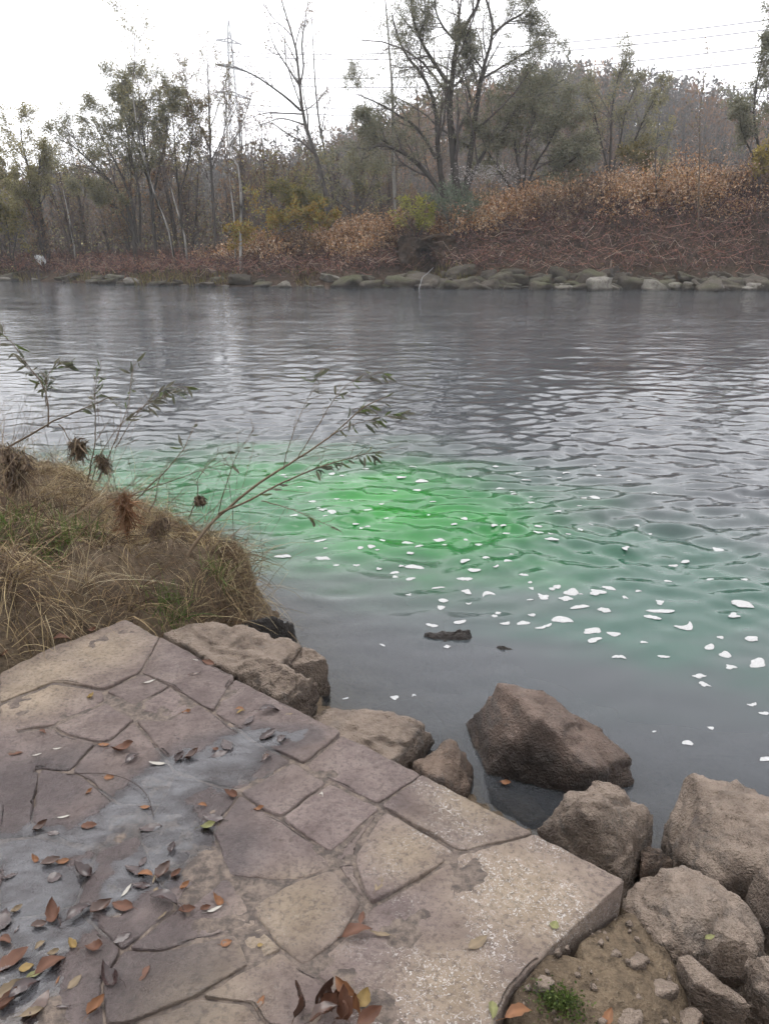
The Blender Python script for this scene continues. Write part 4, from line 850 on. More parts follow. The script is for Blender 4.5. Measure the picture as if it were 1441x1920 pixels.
# ------------------------------------------------------------------ dead knotweed and brush on the far bank
r = np.random.default_rng(91)
def field(n, x0, x1, d0, d1):
    px = r.uniform(x0, x1, n); pd = d0 + (d1 - d0) * r.random(n) ** 0.9; py = yw(px) + pd; return px, py, far_h(px, py), pd
dens = lambda px: np.interp(px, [-24, -8, -4, 0, 18], [0.75, 0.85, 1.0, 1.0, 1.0])
# standing stalks
g = Geo(); n = 10500
px, py, pz, pd = field(n, -24, 22, 1.5, 9.0)
hmax = np.interp(px, [-24, -9, -5, 0, 5, 12, 22], [0.8, 0.9, 1.6, 1.7, 1.9, 2.0, 2.1]) * np.maximum(0.22, sstep(0, 1, (pd - np.interp(px, [-24, 0, 6, 20], [1.6, 1.9, 2.7, 3.0])) / 0.8))
clump = np.clip(0.85 + 0.6 * fbm(p3(px * 0.5, py * 0.5, 2.0), 3), 0.25, 1.4)
k_ = (np.abs(px - 1.95) > 0.65) | (pd > 2.6); px, py, pz, pd, hmax, clump = [a[k_] for a in (px, py, pz, pd, hmax, clump)]; n = len(px)
h = hmax * clump * r.uniform(0.55, 1.1, n); lean = r.normal(0, 0.30, (n, 2)) * h[:, None]; lean[:, 1] -= 0.12 * h
P = np.stack([np.column_stack([px + lean[:, 0] * (k / 3) ** 1.6, py + lean[:, 1] * (k / 3) ** 1.6, pz - 0.08 + h * k / 3 * (1 - 0.08 * k / 3)]) for k in range(4)], 1)
V, F = tubes(P, np.linspace(0.016, 0.006, 4)[None, :] * r.uniform(0.6, 1.3, (n, 1)), 3)
DEAD = [(0.29, 0.155, 0.125), (0.22, 0.125, 0.108), (0.37, 0.21, 0.155), (0.17, 0.108, 0.10), (0.33, 0.15, 0.11)]
DARKD = [(0.115, 0.068, 0.064), (0.085, 0.055, 0.055), (0.15, 0.085, 0.07), (0.065, 0.046, 0.048)]  # purple-brown stalks, with the shade below the crest put into the colour
g.add(V, F, np.repeat(pick(DARKD, n, r, 0.25), 12, 0))
Q, Rq = grow_level(P, np.full((n, 4), 0.008), r=r, **lv(1, 0.35, 0.7, 0.45, 3, 0.15, 0.0)); V, F = tubes(Q, Rq, 3); g.add(V, F, np.repeat(pick(DARKD, len(Q), r, 0.25), 9, 0))
stuff(g.obj('dead_stalks', M['twig']), 'dense dark purple-brown dead stalks covering the far bank', 'dead stalks')
# rusty foliage on the stalk tops
g = Geo(); top = (pd > np.interp(px, [-24, -5, 0, 5, 22], [5.0, 2.3, 2.4, 3.1, 3.4])) & (px > -7.5 + r.normal(0, 1.5, n)); sel = P[top]
rust2 = fbm(p3(sel[:, 0, 0] * 0.35, sel[:, 0, 1] * 0.35, 8.0), 3)
for lo, hi, cols, nl in ((-9, -0.12, BROWN + [(0.34, 0.245, 0.16), (0.26, 0.16, 0.10)], 10), (-0.12, 0.3, RUST + [(0.56, 0.37, 0.23), (0.48, 0.28, 0.155), (0.62, 0.45, 0.32)], 23), (0.3, 9, [(0.56, 0.32, 0.14), (0.62, 0.44, 0.27), (0.46, 0.23, 0.11), (0.66, 0.52, 0.38)], 26)):
    kk = (rust2 >= lo) & (rust2 < hi)
    if kk.any(): leaves_on(g, sel[kk], nl, 0.13, 0.065, cols, r, 0.15, tmin=0.58, spread=0.16)
stuff(g.obj('rusty_foliage', M['dry_leaf']), 'rust-orange withered leaves along the top of the far bank', 'dead foliage')
# collapsed canes, lying every way on the slope
g = Geo(); n = 8000
px, py, pz, pd = field(n, -24, 22, 0.9, 6.0)
k_ = (np.abs(px - 1.95) > 0.6) | (pd > 2.0); px, py, pz, pd = [a[k_] for a in (px, py, pz, pd)]; n = len(px)
a = r.uniform(0, 6.28, n); ln = r.uniform(0.4, 1.7, n) * np.interp(px, [-24, 2, 8], [0.6, 0.8, 1.0]); el = np.abs(r.normal(0, 0.28, n))
D = np.column_stack([np.cos(a), np.sin(a) * 0.6, np.sin(el)])
P2_ = np.stack([np.column_stack([px, py, pz + 0.05 + r.uniform(0, 0.45, n)]) + D * (ln * k / 3)[:, None] + np.column_stack([np.zeros(n), np.zeros(n), -0.10 * ln * (k / 3) ** 2]) for k in range(4)], 1)
fl = far_h(P2_[:, :, 0].ravel(), P2_[:, :, 1].ravel()).reshape(n, 4); P2_[:, :, 2] = np.maximum(P2_[:, :, 2], fl + 0.03)
V, F = tubes(P2_, np.linspace(0.012, 0.006, 4)[None, :] * r.uniform(0.5, 1.4, (n, 1)), 3)
g.add(V, F, np.repeat(pick(DEAD + DEAD + DARKD + [(0.50, 0.39, 0.31), (0.42, 0.30, 0.235)], n, r, 0.25), 12, 0))
leaves_on(g, P2_, 5, 0.11, 0.05, DEAD + DARKD + BROWN, r, 0.4, tmin=0.0, spread=0.16)
stuff(g.obj('fallen_canes', M['twig']), 'tangle of collapsed brown canes above the riprap stones', 'fallen canes')
# tufts of yellowed grass at the left waterline
g = Geo(); n = 2600
px = r.uniform(-24, 4, n); pd = r.uniform(0.15, 1.6, n); kp_ = fbm(p3(px * 0.6, pd * 0.6, 4), 2) > 0.05; px, pd = px[kp_], pd[kp_]; n = len(px); py = yw(px) + pd; pz = far_h(px, py)
h = r.uniform(0.15, 0.5, n); l2 = r.normal(0, 0.25, (n, 2)) * h[:, None]
P = np.stack([np.column_stack([px + l2[:, 0] * k * k / 4, py - 0.1 * k * h + l2[:, 1] * k * k / 4, pz + h * k / 2 * (1 - 0.12 * k)]) for k in range(3)], 1)
V, F = ribbons(P, np.array([0.02, 0.016, 0.004])[None, :] * np.ones((n, 1)), r=r); g.add(V, F, np.repeat(pick([(0.20, 0.17, 0.06), (0.25, 0.19, 0.08), (0.14, 0.13, 0.05)], n, r), 6, 0))
stuff(g.obj('bank_grass', M['straw']), 'yellowish grass tufts along the left far waterline', 'grass')
# pale seed fluff
g = Geo(); n = 700; c0 = aty(912, 325, 39.5); S = c0 + r.normal(0, 1, (n, 3)) * [0.75, 0.5, 0.22]; D = nrm(r.normal(size=(n, 3)))
V, F = leaf_quads(S, D, r.uniform(0.05, 0.12, n), r.uniform(0.04, 0.08, n), r); g.add(V, F, np.repeat(pick([(0.5, 0.47, 0.45), (0.42, 0.38, 0.36)], n, r), 4, 0))
stuff(g.obj('seed_fluff', M['dry_leaf']), 'whitish seed fluff on the brush at the top of the right bank', 'seed heads')

# ------------------------------------------------------------------ riprap
rip = bpy.data.objects.new('riprap', None); COL.objects.link(rip); rip['kind'] = 'structure'; rip['label'] = 'row of pale and mossy stones along the far waterline'
RM = []
for k in range(14):
    rr_ = np.random.default_rng(300 + k); pts = np.array([(a, b, c) for a in (-1, 1) for b in (-1, 1) for c in (-1, 1)], float) * [0.56, 0.42, 0.34] * rr_.uniform(0.55, 1.15, (8, 3)); pts = np.concatenate([pts, rr_.normal(0, 0.3, (3, 3)) * [1, 1, 0.9]])
    V, F, c = rock_shape(pts, 3, 160, 0.06, 30 + k); RM.append([mk_mesh('stone', V, [F], M['riprap'], False), mk_mesh('stone', V, [F], M['riprap_pale'], False)])
rr_ = np.random.default_rng(310)
def stone(px, d, sx, sy, sz, pale=False, dz=0.0):
    py = float(yw(px)) + d; o = link('stone', RM[int(rr_.integers(0, 14))][1 if pale else 0], rip)
    o.location = (px, py, float(far_h(np.array([px]), np.array([py]))[0]) + dz + sz * 0.12); o.scale = (sx, sy, sz); o.rotation_euler = (rr_.normal(0, 0.15), rr_.normal(0, 0.18), rr_.uniform(-0.5, 0.5))
for row, (d0, zz, cnt) in enumerate(((0.0, 0.0, 48), (0.35, 0.0, 44), (0.7, 0.0, 38), (1.1, 0, 30))):
    for px in np.linspace(2.9, 20, cnt):
        px += rr_.normal(0, 0.14); w_ = (0.35 + 0.95 * rr_.random() ** 1.5) * (1.0 if row == 0 else 0.9)
        stone(px, d0 + rr_.normal(0, 0.10), w_, w_ * 0.9, w_ * rr_.uniform(0.65, 0.95), pale=(row == 0 and px > 6.5 and rr_.random() < 0.45), dz=-0.02 - 0.05 * row)
for px in np.linspace(-23, 1.3, 52):
    if rr_.random() < 0.8:
        w_ = rr_.uniform(0.25, 0.75); stone(px + rr_.normal(0, 0.2), rr_.uniform(-0.05, 0.9), w_ * 1.3, w_, w_ * 0.8, pale=rr_.random() < 0.22, dz=-0.03)
for px, w_ in ((-19.8, 0.9), (-20.6, 0.8), (-13.2, 0.8), (-1.55, 1.2), (-0.6, 0.9), (0.8, 1.3), (2.75, 0.9), (2.6, 0.8)): stone(px, 0.25, w_ * 1.1, w_, w_ * 0.8)
# side drain with its trickle
apron = [aty(u, v, Y) for u, v, Y in ((752, 545, 35.2), (830, 545, 35.2), (825, 512, 36.4), (762, 505, 36.4), (770, 525, 35.6), (815, 522, 35.6))]
V, F, c = rock_shape([np.array(a) for a in apron] + [np.array(a) - [0, -0.2, 0.5] for a in apron], 4, 22, 0.03, 77)
o = tag(link('drain_apron', mk_mesh('drain_apron', V, [F], M['riprap'], True)), 'smooth grey rock apron below the dark side drain in the far bank', 'rock apron'); o.location = c
m = Mat('trickling water'); m.principled(Base_Color=(0.42, 0.43, 0.44, 1), Roughness=0.25); M['trickle'] = m.m
g = Geo(); pl = resample([aty(812, 500, 36.3), aty(800, 512, 35.9), aty(792, 518, 35.5), aty(788, 530, 35.15), aty(784, 543, 34.95)], 14)
V, F = tubes(np.array([pl]) + [0, -0.02, -0.03], np.linspace(0.010, 0.018, 14)[None], 5); g.add(V, F)
o = tag(g.obj('trickle', M['trickle'], smooth=True), 'thin white trickle of water running from the side drain into the river', 'trickle')

# earth overhang round the mouth of the drain
dr_ = thing('side_drain', 'dark hollow of a side drain under overhanging earth in the far bank', 'drain', (1.95, 36.6, 0.6))
for nm, cx, cy_, cz, sx, sy, sz, sd in (('roof', 1.95, 37.7, 1.85, 1.3, 1.0, 0.30, 1), ('side_wall', 1.05, 37.3, 0.95, 0.45, 0.8, 0.85, 2), ('side_wall', 2.85, 37.3, 0.95, 0.48, 0.8, 0.85, 3)):
    pt = np.array([(a, b, c) for a in (-1, 1) for b in (-1, 1) for c in (-1, 1)], float) * [sx, sy, sz] * np.random.default_rng(sd).uniform(0.85, 1.1, (8, 3))
    V, F, c = rock_shape(pt, 4, 8, 0.16, 400 + sd); link(nm, mk_mesh(nm, V + c, [F], M['far_soil'], True), dr_).location = (cx - 1.95, cy_ - 36.6, cz - 0.6)

# ------------------------------------------------------------------ pylon and wires
m = Mat('galvanised steel'); m.principled(Base_Color=(0.30, 0.31, 0.33, 1), Roughness=0.6, Metallic=0.2); M['steel'] = m.m
m = Mat('weathered conductor'); m.principled(Base_Color=(0.07, 0.07, 0.075, 1), Roughness=0.7); M['wire'] = m.m
PY = 300.0; pb = aty(436, 330, PY); sc_ = PY / FPX
pyl = thing('pylon', 'grey lattice power pylon rising behind the trees at left', 'pylon', (pb[0], pb[1], float(far_h(pb[:1], pb[1:2])[0]) - 0.5))
def bars(name, segs, rad, parent, off):
    g = Geo(); P = np.array([[np.array(a), np.array(b)] for a, b in segs]) - off; V, F = tubes(P, np.full((len(P), 2), rad), 4); g.add(V, F); return g.obj(name, M['steel'], parent)
ztop = aty(430, 38, PY)[2]; off = np.array(pyl.location); xc = aty(432, 100, PY)[0]
def hw(z): return np.interp(z, [off[2], aty(0, 125, PY)[2], aty(0, 75, PY)[2], ztop], [2.6, 0.85, 0.6, 0.12])
zs = list(np.linspace(off[2], ztop, 22)); leg = []; brace = []
for a, b in zip(zs[:-1], zs[1:]):
    for sx, sy in ((1, 1), (1, -1), (-1, 1), (-1, -1)):
        leg.append(((xc + sx * hw(a), PY + sy * hw(a), a), (xc + sx * hw(b), PY + sy * hw(b), b)))
    for sx in (1, -1):
        brace.append(((xc + sx * hw(a), PY - hw(a), a), (xc - sx * hw(b), PY - hw(b), b))); brace.append(((xc + sx * hw(a), PY + hw(a), a), (xc - sx * hw(b), PY + hw(b), b)))
        brace.append(((xc + sx * hw(a), PY - hw(a), a), (xc + sx * hw(b), PY + hw(b), b)))
bars('legs', leg, 0.13, pyl, off); bars('lattice', brace, 0.07, pyl, off)
tips = []
for (ul, vl, ur, vr) in ((405, 75, 452, 83), (404, 121, 465, 135), (406, 172, 470, 186)):
    a = aty(ul, vl, PY + 3.0); b = aty(ur, vr, PY - 3.0); c1 = np.array((xc, PY, (a[2] + b[2]) / 2 + 1.1)); mid = (a + b) / 2
    seg = [(a, b), (a, c1), (b, c1)] + [(a + (b - a) * t, a + (c1 - a) * min(1, 2 * t) if t < 0.5 else b + (c1 - b) * (2 - 2 * t)) for t in (0.2, 0.35, 0.65, 0.8)]
    arm = bars('crossarm', seg, 0.22, pyl, off)
    for e in (a, b):
        for s_ in (-1, 1): bars('insulator', [(e, e + np.array((s_ * 1.6, 0.2, -3.6)))], 0.10, arm, off)
        tips.append(e + np.array((0.8, 0, -3.6)))
ENDS = [(1900, -33), (1900, -14), (1900, 18), (1900, 48), (1900, 106), (1900, 122)]
labs = ['uppermost power line crossing the white sky at right', 'second power line from the top crossing the sky', 'third power line from the top crossing the sky', 'fourth power line from the top crossing the sky', 'fifth power line just above the hill at right', 'lowest power line just above the wooded hill at right']
for (e, (u, v), lb) in zip(tips, ENDS, labs):
    b = aty(u, v, 190); t = np.linspace(0, 1, 40)[:, None]; L = e + (b - e) * t; L[:, 2] -= (4 * t * (1 - t) * 5.0)[:, 0]
    g = Geo(); V, F = tubes(L[None], np.full((1, 40), 0.11), 4); g.add(V, F); tag(g.obj('power_line', M['wire']), lb, 'power line', 'power lines')

# ------------------------------------------------------------------ forest on the hill (far, reads as one mass)
r = np.random.default_rng(61); g = Geo()
for n, y0, y1, NL, s0, s1 in ((520, 70, 112, 220, 0.12, 0.30), (1500, 112, 205, 85, 0.36, 0.85)):
    px = r.uniform(-0.62, 0.62, n); py = y0 + (y1 - y0) * r.random(n) ** 0.8; px = px * py
    pz = far_h(px, py); kind = fbm(p3(px * 0.025, py * 0.025, 6.0), 3) + r.normal(0, 0.25, n)
    conif = (r.random(n) < np.where(py > 165, 0.28, 0.06)); th = r.uniform(6, 11, n) * np.where(conif, 1.05, 0.95) * np.where(py < 100, 0.72, 1.0)
    pal = np.where((kind > 0.22)[:, None], np.array((0.27, 0.15, 0.08)), np.where((kind > -0.05)[:, None], np.array((0.15, 0.115, 0.09)), np.array((0.11, 0.10, 0.09))))
    pal = np.where((px < 0)[:, None] & (~conif)[:, None], pal * 0.5 + 0.5 * np.array((0.095, 0.088, 0.078)), pal)
    pal = np.where(conif[:, None], np.where((r.random(n) < 0.3)[:, None], np.array((0.30, 0.17, 0.06)), np.array((0.05, 0.062, 0.045))), pal) * r.uniform(0.75, 1.3, (n, 1))
    q = r.random((n, NL)); ang = r.uniform(0, 6.28, (n, NL)); rad = np.sqrt(r.random((n, NL)))
    hh = np.where(conif[:, None], 0.08 + 0.92 * q, 0.15 + 0.85 * q)
    wid = np.where(conif[:, None], (1 - q) * 0.20 + 0.01, 0.26 * np.sqrt(np.clip(1 - (2 * q - 0.9) ** 2 / 1.25, 0.02, 1))) * th[:, None] * (1 + 0.35 * np.sin(3 * ang + 9 * q + px[:, None]))
    S = np.stack([px[:, None] + np.cos(ang) * rad * wid, py[:, None] + np.sin(ang) * rad * wid, pz[:, None] + th[:, None] * hh], -1).reshape(-1, 3)
    D = nrm(r.normal(size=S.shape) + np.array((0, 0, 0.9)))
    V, F = leaf_quads(S, D, r.uniform(s0, s1, len(S)) * 1.3, r.uniform(s0, s1, len(S)) * 0.5, r)
    g.add(V, F, np.repeat(np.repeat(pal, NL, 0) * r.uniform(0.75, 1.25, (n * NL, 1)), 4, 0))
    tp = np.stack([np.column_stack([px, py, pz + th * k]) for k in (0.0, 0.5, 0.95)], 1); V, F = tubes(tp, np.array((0.12, 0.08, 0.03))[None] * np.ones((n, 1)), 3); g.add(V, F, (0.13, 0.115, 0.105))
    tq = np.repeat(tp, 1, 0); Q, Rq = grow_level(tq, np.full((n, 3), 0.07), r=r, **lv(5, 0.25, 0.6, 0.3, 3, 0.1, 0.06)); V, F = tubes(Q, np.maximum(Rq, 0.02), 3); g.add(V, F, (0.125, 0.11, 0.10))
stuff(g.obj('hill_forest', M['leaf']), 'autumn forest covering the distant hill behind the far bank', 'forest')

# ------------------------------------------------------------------ scrap caught on the left bank
g = Geo(); r = np.random.default_rng(5); A = 14
uu, vv = np.meshgrid(np.linspace(0, 1, A), np.linspace(0, 1, A), indexing='ij'); c0 = aty(72, 478, 41.8)
Wd = 0.14 + 0.10 * np.sin(3 * vv.ravel() + 0.4); xs = (uu.ravel() - 0.5) * 2 * Wd * (1 + 0.3 * perlin(p3(uu.ravel() * 4, vv.ravel() * 4))); 
V = np.column_stack([c0[0] + xs + 0.15 * vv.ravel(), c0[1] + 0.13 * np.sin(uu.ravel() * 9) + 0.1 * perlin(p3(uu.ravel() * 3, vv.ravel() * 3, 4)), c0[2] - 0.6 * vv.ravel() * (0.75 + 0.25 * np.sin(uu.ravel() * 7))])
m = Mat('white plastic sheet'); m.principled(Base_Color=(0.72, 0.73, 0.74, 1), Roughness=0.4); g.add(V, grid_faces(A, A))
o = tag(g.obj('plastic_sheet', m.m, smooth=True), 'torn white plastic sheet caught in the brush at the far left', 'plastic sheet'); md = o.modifiers.new('s', 'SOLIDIFY'); md.thickness = 0.008

# ------------------------------------------------------------------ near bank: dry grass
r = np.random.default_rng(21)
def bank_pts(n, box=(-4.5, -0.35, 2.7, 6.8)):
    X_, Y_ = r.uniform(box[0], box[1], n), r.uniform(box[2], box[3], n); P = np.stack([X_, Y_], -1)
    d = line_dist(P, SHORE); ok = inside(P, LAND); s = (Y_ - (2.55 + (X_ + 1.51) * 1.12)) / 1.5
    k = ok & (s > -0.02) & (d > 0.03); return X_[k], Y_[k], near_h2(X_[k], Y_[k]), d[k], s[k]
def blades(n, cols, l0, l1, w_, stiff, sel=None, seg=6, flat=0.5):
    X_, Y_, Z_, d, s = bank_pts(n)
    if sel is not None: k = sel(X_, Y_, d, s); X_, Y_, Z_, d, s = X_[k], Y_[k], Z_[k], d[k], s[k]
    n = len(X_); a = r.uniform(0, 6.28, n); ln = r.uniform(l0, l1, n); el = np.clip(r.normal(stiff, 0.35, n), 0.05, 1.5)
    D = np.column_stack([np.cos(a) * np.cos(el), np.sin(a) * np.cos(el), np.sin(el)]); Q = [np.column_stack([X_, Y_, Z_ - 0.01])]
    curl = r.uniform(0.1, flat, n)
    for k in range(seg - 1):
        D = nrm(D + r.normal(0, 0.10, D.shape) - np.column_stack([np.zeros(n), np.zeros(n), curl])); nx_ = Q[-1] + D * (ln / (seg - 1))[:, None]
        zf = near_h2(nx_[:, 0], nx_[:, 1]); nx_[:, 2] = np.maximum(nx_[:, 2], zf + r.uniform(0.003, 0.05, n)); Q.append(nx_)
    P = np.stack(Q, 1); W = w_ * np.linspace(1, 0.25, seg)[None, :] * r.uniform(0.6, 1.3, (n, 1))
    V, F = ribbons(P, W, r=r); return V, F, np.repeat(pick(cols, n, r, 0.2), seg * 2, 0)
STRAW = [(0.46, 0.36, 0.20), (0.38, 0.28, 0.155), (0.29, 0.205, 0.115), (0.52, 0.43, 0.27)]; BRN = [(0.16, 0.105, 0.065), (0.115, 0.077, 0.052), (0.20, 0.135, 0.08)]
nz_ = lambda X_, Y_, f, o=0.0: fbm(p3(X_ * f, Y_ * f, o), 2)
def tufts(nt, per, cols, l0, l1, w_, stiff, sel=None, seg=6, flat=0.4):     # blades spring in clumps from shared roots
    X_, Y_, Z_, d, s = bank_pts(nt)
    if sel is not None: k = sel(X_, Y_, d, s); X_, Y_, Z_, d, s = X_[k], Y_[k], Z_[k], d[k], s[k]
    m_ = len(X_); lean = r.normal(0, 0.55, (m_, 2)); lean[:, 0] += 0.25; size = r.uniform(0.55, 1.25, m_); hue = r.integers(0, len(cols), m_)
    i = np.repeat(np.arange(m_), per); n = len(i); rad = np.abs(r.normal(0, 0.022, n)); a = r.uniform(0, 6.28, n)
    px, py = X_[i] + np.cos(a) * rad, Y_[i] + np.sin(a) * rad; ln = r.uniform(l0, l1, n) * size[i]; el = np.clip(r.normal(stiff, 0.3, n), 0.1, 1.5)
    D = nrm(np.column_stack([np.cos(a) * np.cos(el) + lean[i, 0] * 0.5, np.sin(a) * np.cos(el) + lean[i, 1] * 0.5, np.sin(el)])); Q = [np.column_stack([px, py, near_h2(px, py) - 0.01])]; curl = r.uniform(0.08, flat, n)
    for k in range(seg - 1):
        D = nrm(D + r.normal(0, 0.10, D.shape) - np.column_stack([np.zeros(n), np.zeros(n), curl])); nx_ = Q[-1] + D * (ln / (seg - 1))[:, None]
        nx_[:, 2] = np.maximum(nx_[:, 2], near_h2(nx_[:, 0], nx_[:, 1]) + r.uniform(0.002, 0.04, n)); Q.append(nx_)
    V, F = ribbons(np.stack(Q, 1), w_ * np.linspace(1, 0.25, seg)[None, :] * r.uniform(0.6, 1.3, (n, 1)), r=r)
    c = np.asarray(cols, float)[hue][i] * (1 + r.normal(0, 0.2, (n, 1))); return V, F, np.repeat(np.clip(c, 0.02, 1), seg * 2, 0)
g = Geo()
g.add(*blades(9000, BRN, 0.08, 0.28, 0.0016, 0.35, lambda X_, Y_, d, s: (d > 0.12) & (nz_(X_, Y_, 2.0, 3.0) > -0.25), 5, 0.45))
g.add(*blades(8000, STRAW, 0.12, 0.38, 0.0021, 0.4, lambda X_, Y_, d, s: (d > 0.10) & (nz_(X_, Y_, 1.6) > -0.05), 6, 0.45))
g.add(*tufts(1900, 16, STRAW + BRN, 0.10, 0.36, 0.0020, 0.75, lambda X_, Y_, d, s: (d > 0.13) & (nz_(X_, Y_, 2.2, 9.0) > -0.2)))
g.add(*tufts(260, 22, STRAW, 0.14, 0.40, 0.0019, 0.5, lambda X_, Y_, d, s: (d > 0.12) & (d < 0.45), 6, 0.5))
g.add(*tufts(420, 18, STRAW + BRN, 0.16, 0.36, 0.0019, 0.35, lambda X_, Y_, d, s: (d > 0.04) & (d < 0.22), 6, 0.8))
g.add(*tufts(120, 10, [(0.50, 0.43, 0.29), (0.42, 0.33, 0.20)], 0.25, 0.55, 0.0015, 1.15, None, 6, 0.16))
stuff(g.obj('dry_grass', M['straw']), 'matted dry straw-coloured grass over the left near bank', 'grass')
gc = [at(95, 1030, 0.6)[:2], at(20, 1035, 0.6)[:2], at(310, 1065, 0.55)[:2], at(400, 1000, 0.6)[:2], at(150, 990, 0.62)[:2]]
g = Geo(); g.add(*blades(60000, [(0.085, 0.15, 0.03), (0.12, 0.19, 0.04), (0.16, 0.21, 0.06)], 0.08, 0.2, 0.0024, 1.1, lambda X_, Y_, d, s: np.min([np.hypot(X_ - c[0], Y_ - c[1]) * f for c, f in zip(gc, (1, 1.3, 1.2, 1.6, 1.3))], axis=0) < 0.15 * r.random(len(X_)) ** 0.4, 5, 0.30))
stuff(g.obj('green_grass', M['straw']), 'fresh green grass tufts among the straw on the near bank', 'grass')
# fine dead stems sticking up from the bank
g = Geo(); X_, Y_, Z_, d, s = bank_pts(420); n = len(X_); a = r.uniform(0, 6.28, n); ln = r.uniform(0.2, 0.75, n)
D = nrm(np.column_stack([np.cos(a) * 0.5 + 0.15, np.sin(a) * 0.4, r.uniform(0.5, 1.2, n)])); Q = [np.column_stack([X_, Y_, Z_])]
for k in range(5): D = nrm(D + r.normal(0, 0.12, D.shape)); Q.append(Q[-1] + D * (ln / 5)[:, None])
P = np.stack(Q, 1); V, F = tubes(P, np.linspace(0.0019, 0.0007, 6)[None] * r.uniform(0.7, 1.4, (n, 1)), 3); g.add(V, F, np.repeat(pick([(0.15, 0.10, 0.075), (0.22, 0.16, 0.11)], n, r), 18, 0))
Q2, R2 = grow_level(P, np.full((n, 6), 0.0011), r=r, **lv(3, 0.3, 0.5, 0.45, 4, 0.12, 0.03)); V, F = tubes(Q2, np.maximum(R2 * 0 + 0.0008, 0.0007), 3); g.add(V, F, (0.16, 0.11, 0.08))
stuff(g.obj('dead_stems', M['twig']), 'thin dead stems standing up out of the dry grass', 'stems')

# ------------------------------------------------------------------ near bank: willow shoots with single leaves
def leaf_mesh(name, L, W, curl, fold, nu=9, nvv=5, shape=1.0, seed=0, twist=0.0):
    r_ = np.random.default_rng(seed); uu, vv = np.meshgrid(np.linspace(0, 1, nu), np.linspace(-1, 1, nvv), indexing='ij'); uu = uu.ravel(); vv = vv.ravel()
    wd = W / 2 * np.sin(np.pi * np.clip(uu, 0, 1) ** (0.85 * shape)) ** 0.8 + 0.0006
    wd = wd * (1 + 0.10 * np.sin(uu * 31 + vv * 2) * (np.abs(vv) > 0.9))
    yv = vv * wd; zz = curl * L * (uu - 0.4) ** 2 * 1.6 + fold * np.abs(vv) ** 1.5 * wd + 0.06 * L * fbm(p3(uu * 3, vv * 1.5, seed * 1.7), 2)
    xx = (uu - 0.5) * L * (1 - 0.15 * abs(curl)); a = twist * (uu - 0.5); y2 = yv * np.cos(a) - zz * np.sin(a); z2 = yv * np.sin(a) + zz * np.cos(a)
    V = np.column_stack([xx, y2, z2]); V[:, 2] -= V[:, 2].min()
    # stalk
    V2, F2 = tubes(np.array([[[-0.5 * L * (1 - 0.15 * abs(curl)), 0, z2[nvv // 2] - z2.min()], [-0.62 * L, 0.03 * L, z2[nvv // 2] - z2.min() + 0.01 * L], [-0.75 * L, 0.08 * L, 0.004]]]), np.full((1, 3), 0.0008), 3)
    F = [grid_faces(nu, nvv), F2 + len(V)]
    return np.concatenate([V, V2]), F
def leaf_data(name, mat, col, L, W, curl, fold, shape=1.0, seed=0, twist=0.0, vein=0.8):
    V, F = leaf_mesh(name, L, W, curl, fold, shape=shape, seed=seed, twist=twist)
    c = np.tile(np.array(col), (len(V), 1)) * (1 + 0.22 * fbm(V * 60 + seed, 2)[:, None]); mid = (np.arange(len(V)) % 5 == 2) & (np.arange(len(V)) < 45); c[mid] *= 1.25
    return mk_mesh(name, V, F, mat, True, {'tint': np.clip(c, 0.01, 1)})
WL = [leaf_data('leaf', M['leaf'], c, 0.085, 0.017, cu, 0.2, 1.0, 40 + i, 0.3) for i, (c, cu) in enumerate((((0.15, 0.155, 0.10), 0.15), ((0.115, 0.125, 0.085), 0.35), ((0.19, 0.18, 0.13), -0.2), ((0.14, 0.18, 0.07), 0.2), ((0.23, 0.22, 0.17), 0.3)))]
def shrub(label, stems, leaves, seed):
    """stems: traced shoots [(u, v, Y)...], radius; leaves: (stem index, t0, t1, count)"""
    r_ = np.random.default_rng(seed); p0 = aty(*stems[0][0][0]); root = thing('willow_shoot', label, 'shrub', tuple(p0))
    lines = []
    for pts, rad in stems:
        pl = resample([aty(*q) for q in pts], 22) - p0; pl += np.cumsum(r_.normal(0, 0.0022, pl.shape), 0); lines.append((pl, rad))
    for pl, rad in lines:
        g = Geo(); V, F = tubes(pl[None], (rad * np.linspace(1, 0.28, 22))[None], 6); g.add(V, F, np.tile((0.17, 0.125, 0.085), (len(V), 1)) * (1 + 0.3 * perlin(V * 30)[:, None])); g.obj('stem', M['twig'], root, True)
        if len(stems) and rad > 0.002:
            g = Geo(); Q, Rq = grow_level(pl[None], (rad * np.linspace(1, 0.28, 22))[None], r=r_, **lv(8, 0.25, 0.6, 0.22, 6, 0.12, 0.02, rr=0.4)); V, F = tubes(Q, np.maximum(Rq * 0 + 0.0010, 0.0008), 4); g.add(V, F, (0.17, 0.12, 0.085)); g.obj('twigs', M['twig'], root)['kind'] = 'stuff'
    for si, t0, t1, cnt in leaves:
        pl = lines[si][0]
        for k in range(cnt):
            t = r_.uniform(t0, t1) * 20.9; i = int(t); p = pl[i] + (pl[i + 1] - pl[i]) * (t - i); T = nrm(pl[min(i + 1, 21)] - pl[i])
            D = nrm(T * 0.9 + r_.normal(0, 0.5, 3) - [0, 0, 0.55]); S = nrm(np.cross(D, r_.normal(size=3))); U = np.cross(D, S); s_ = r_.uniform(0.45, 0.95)
            o = link('leaf', WL[int(r_.integers(0, 5))], root); mt = Matrix(np.column_stack([D, S, U]).tolist()).to_4x4(); q = p + D * 0.055 * s_; mt.translation = Vector(q); o.matrix_local = mt @ Matrix.Scale(s_, 4)
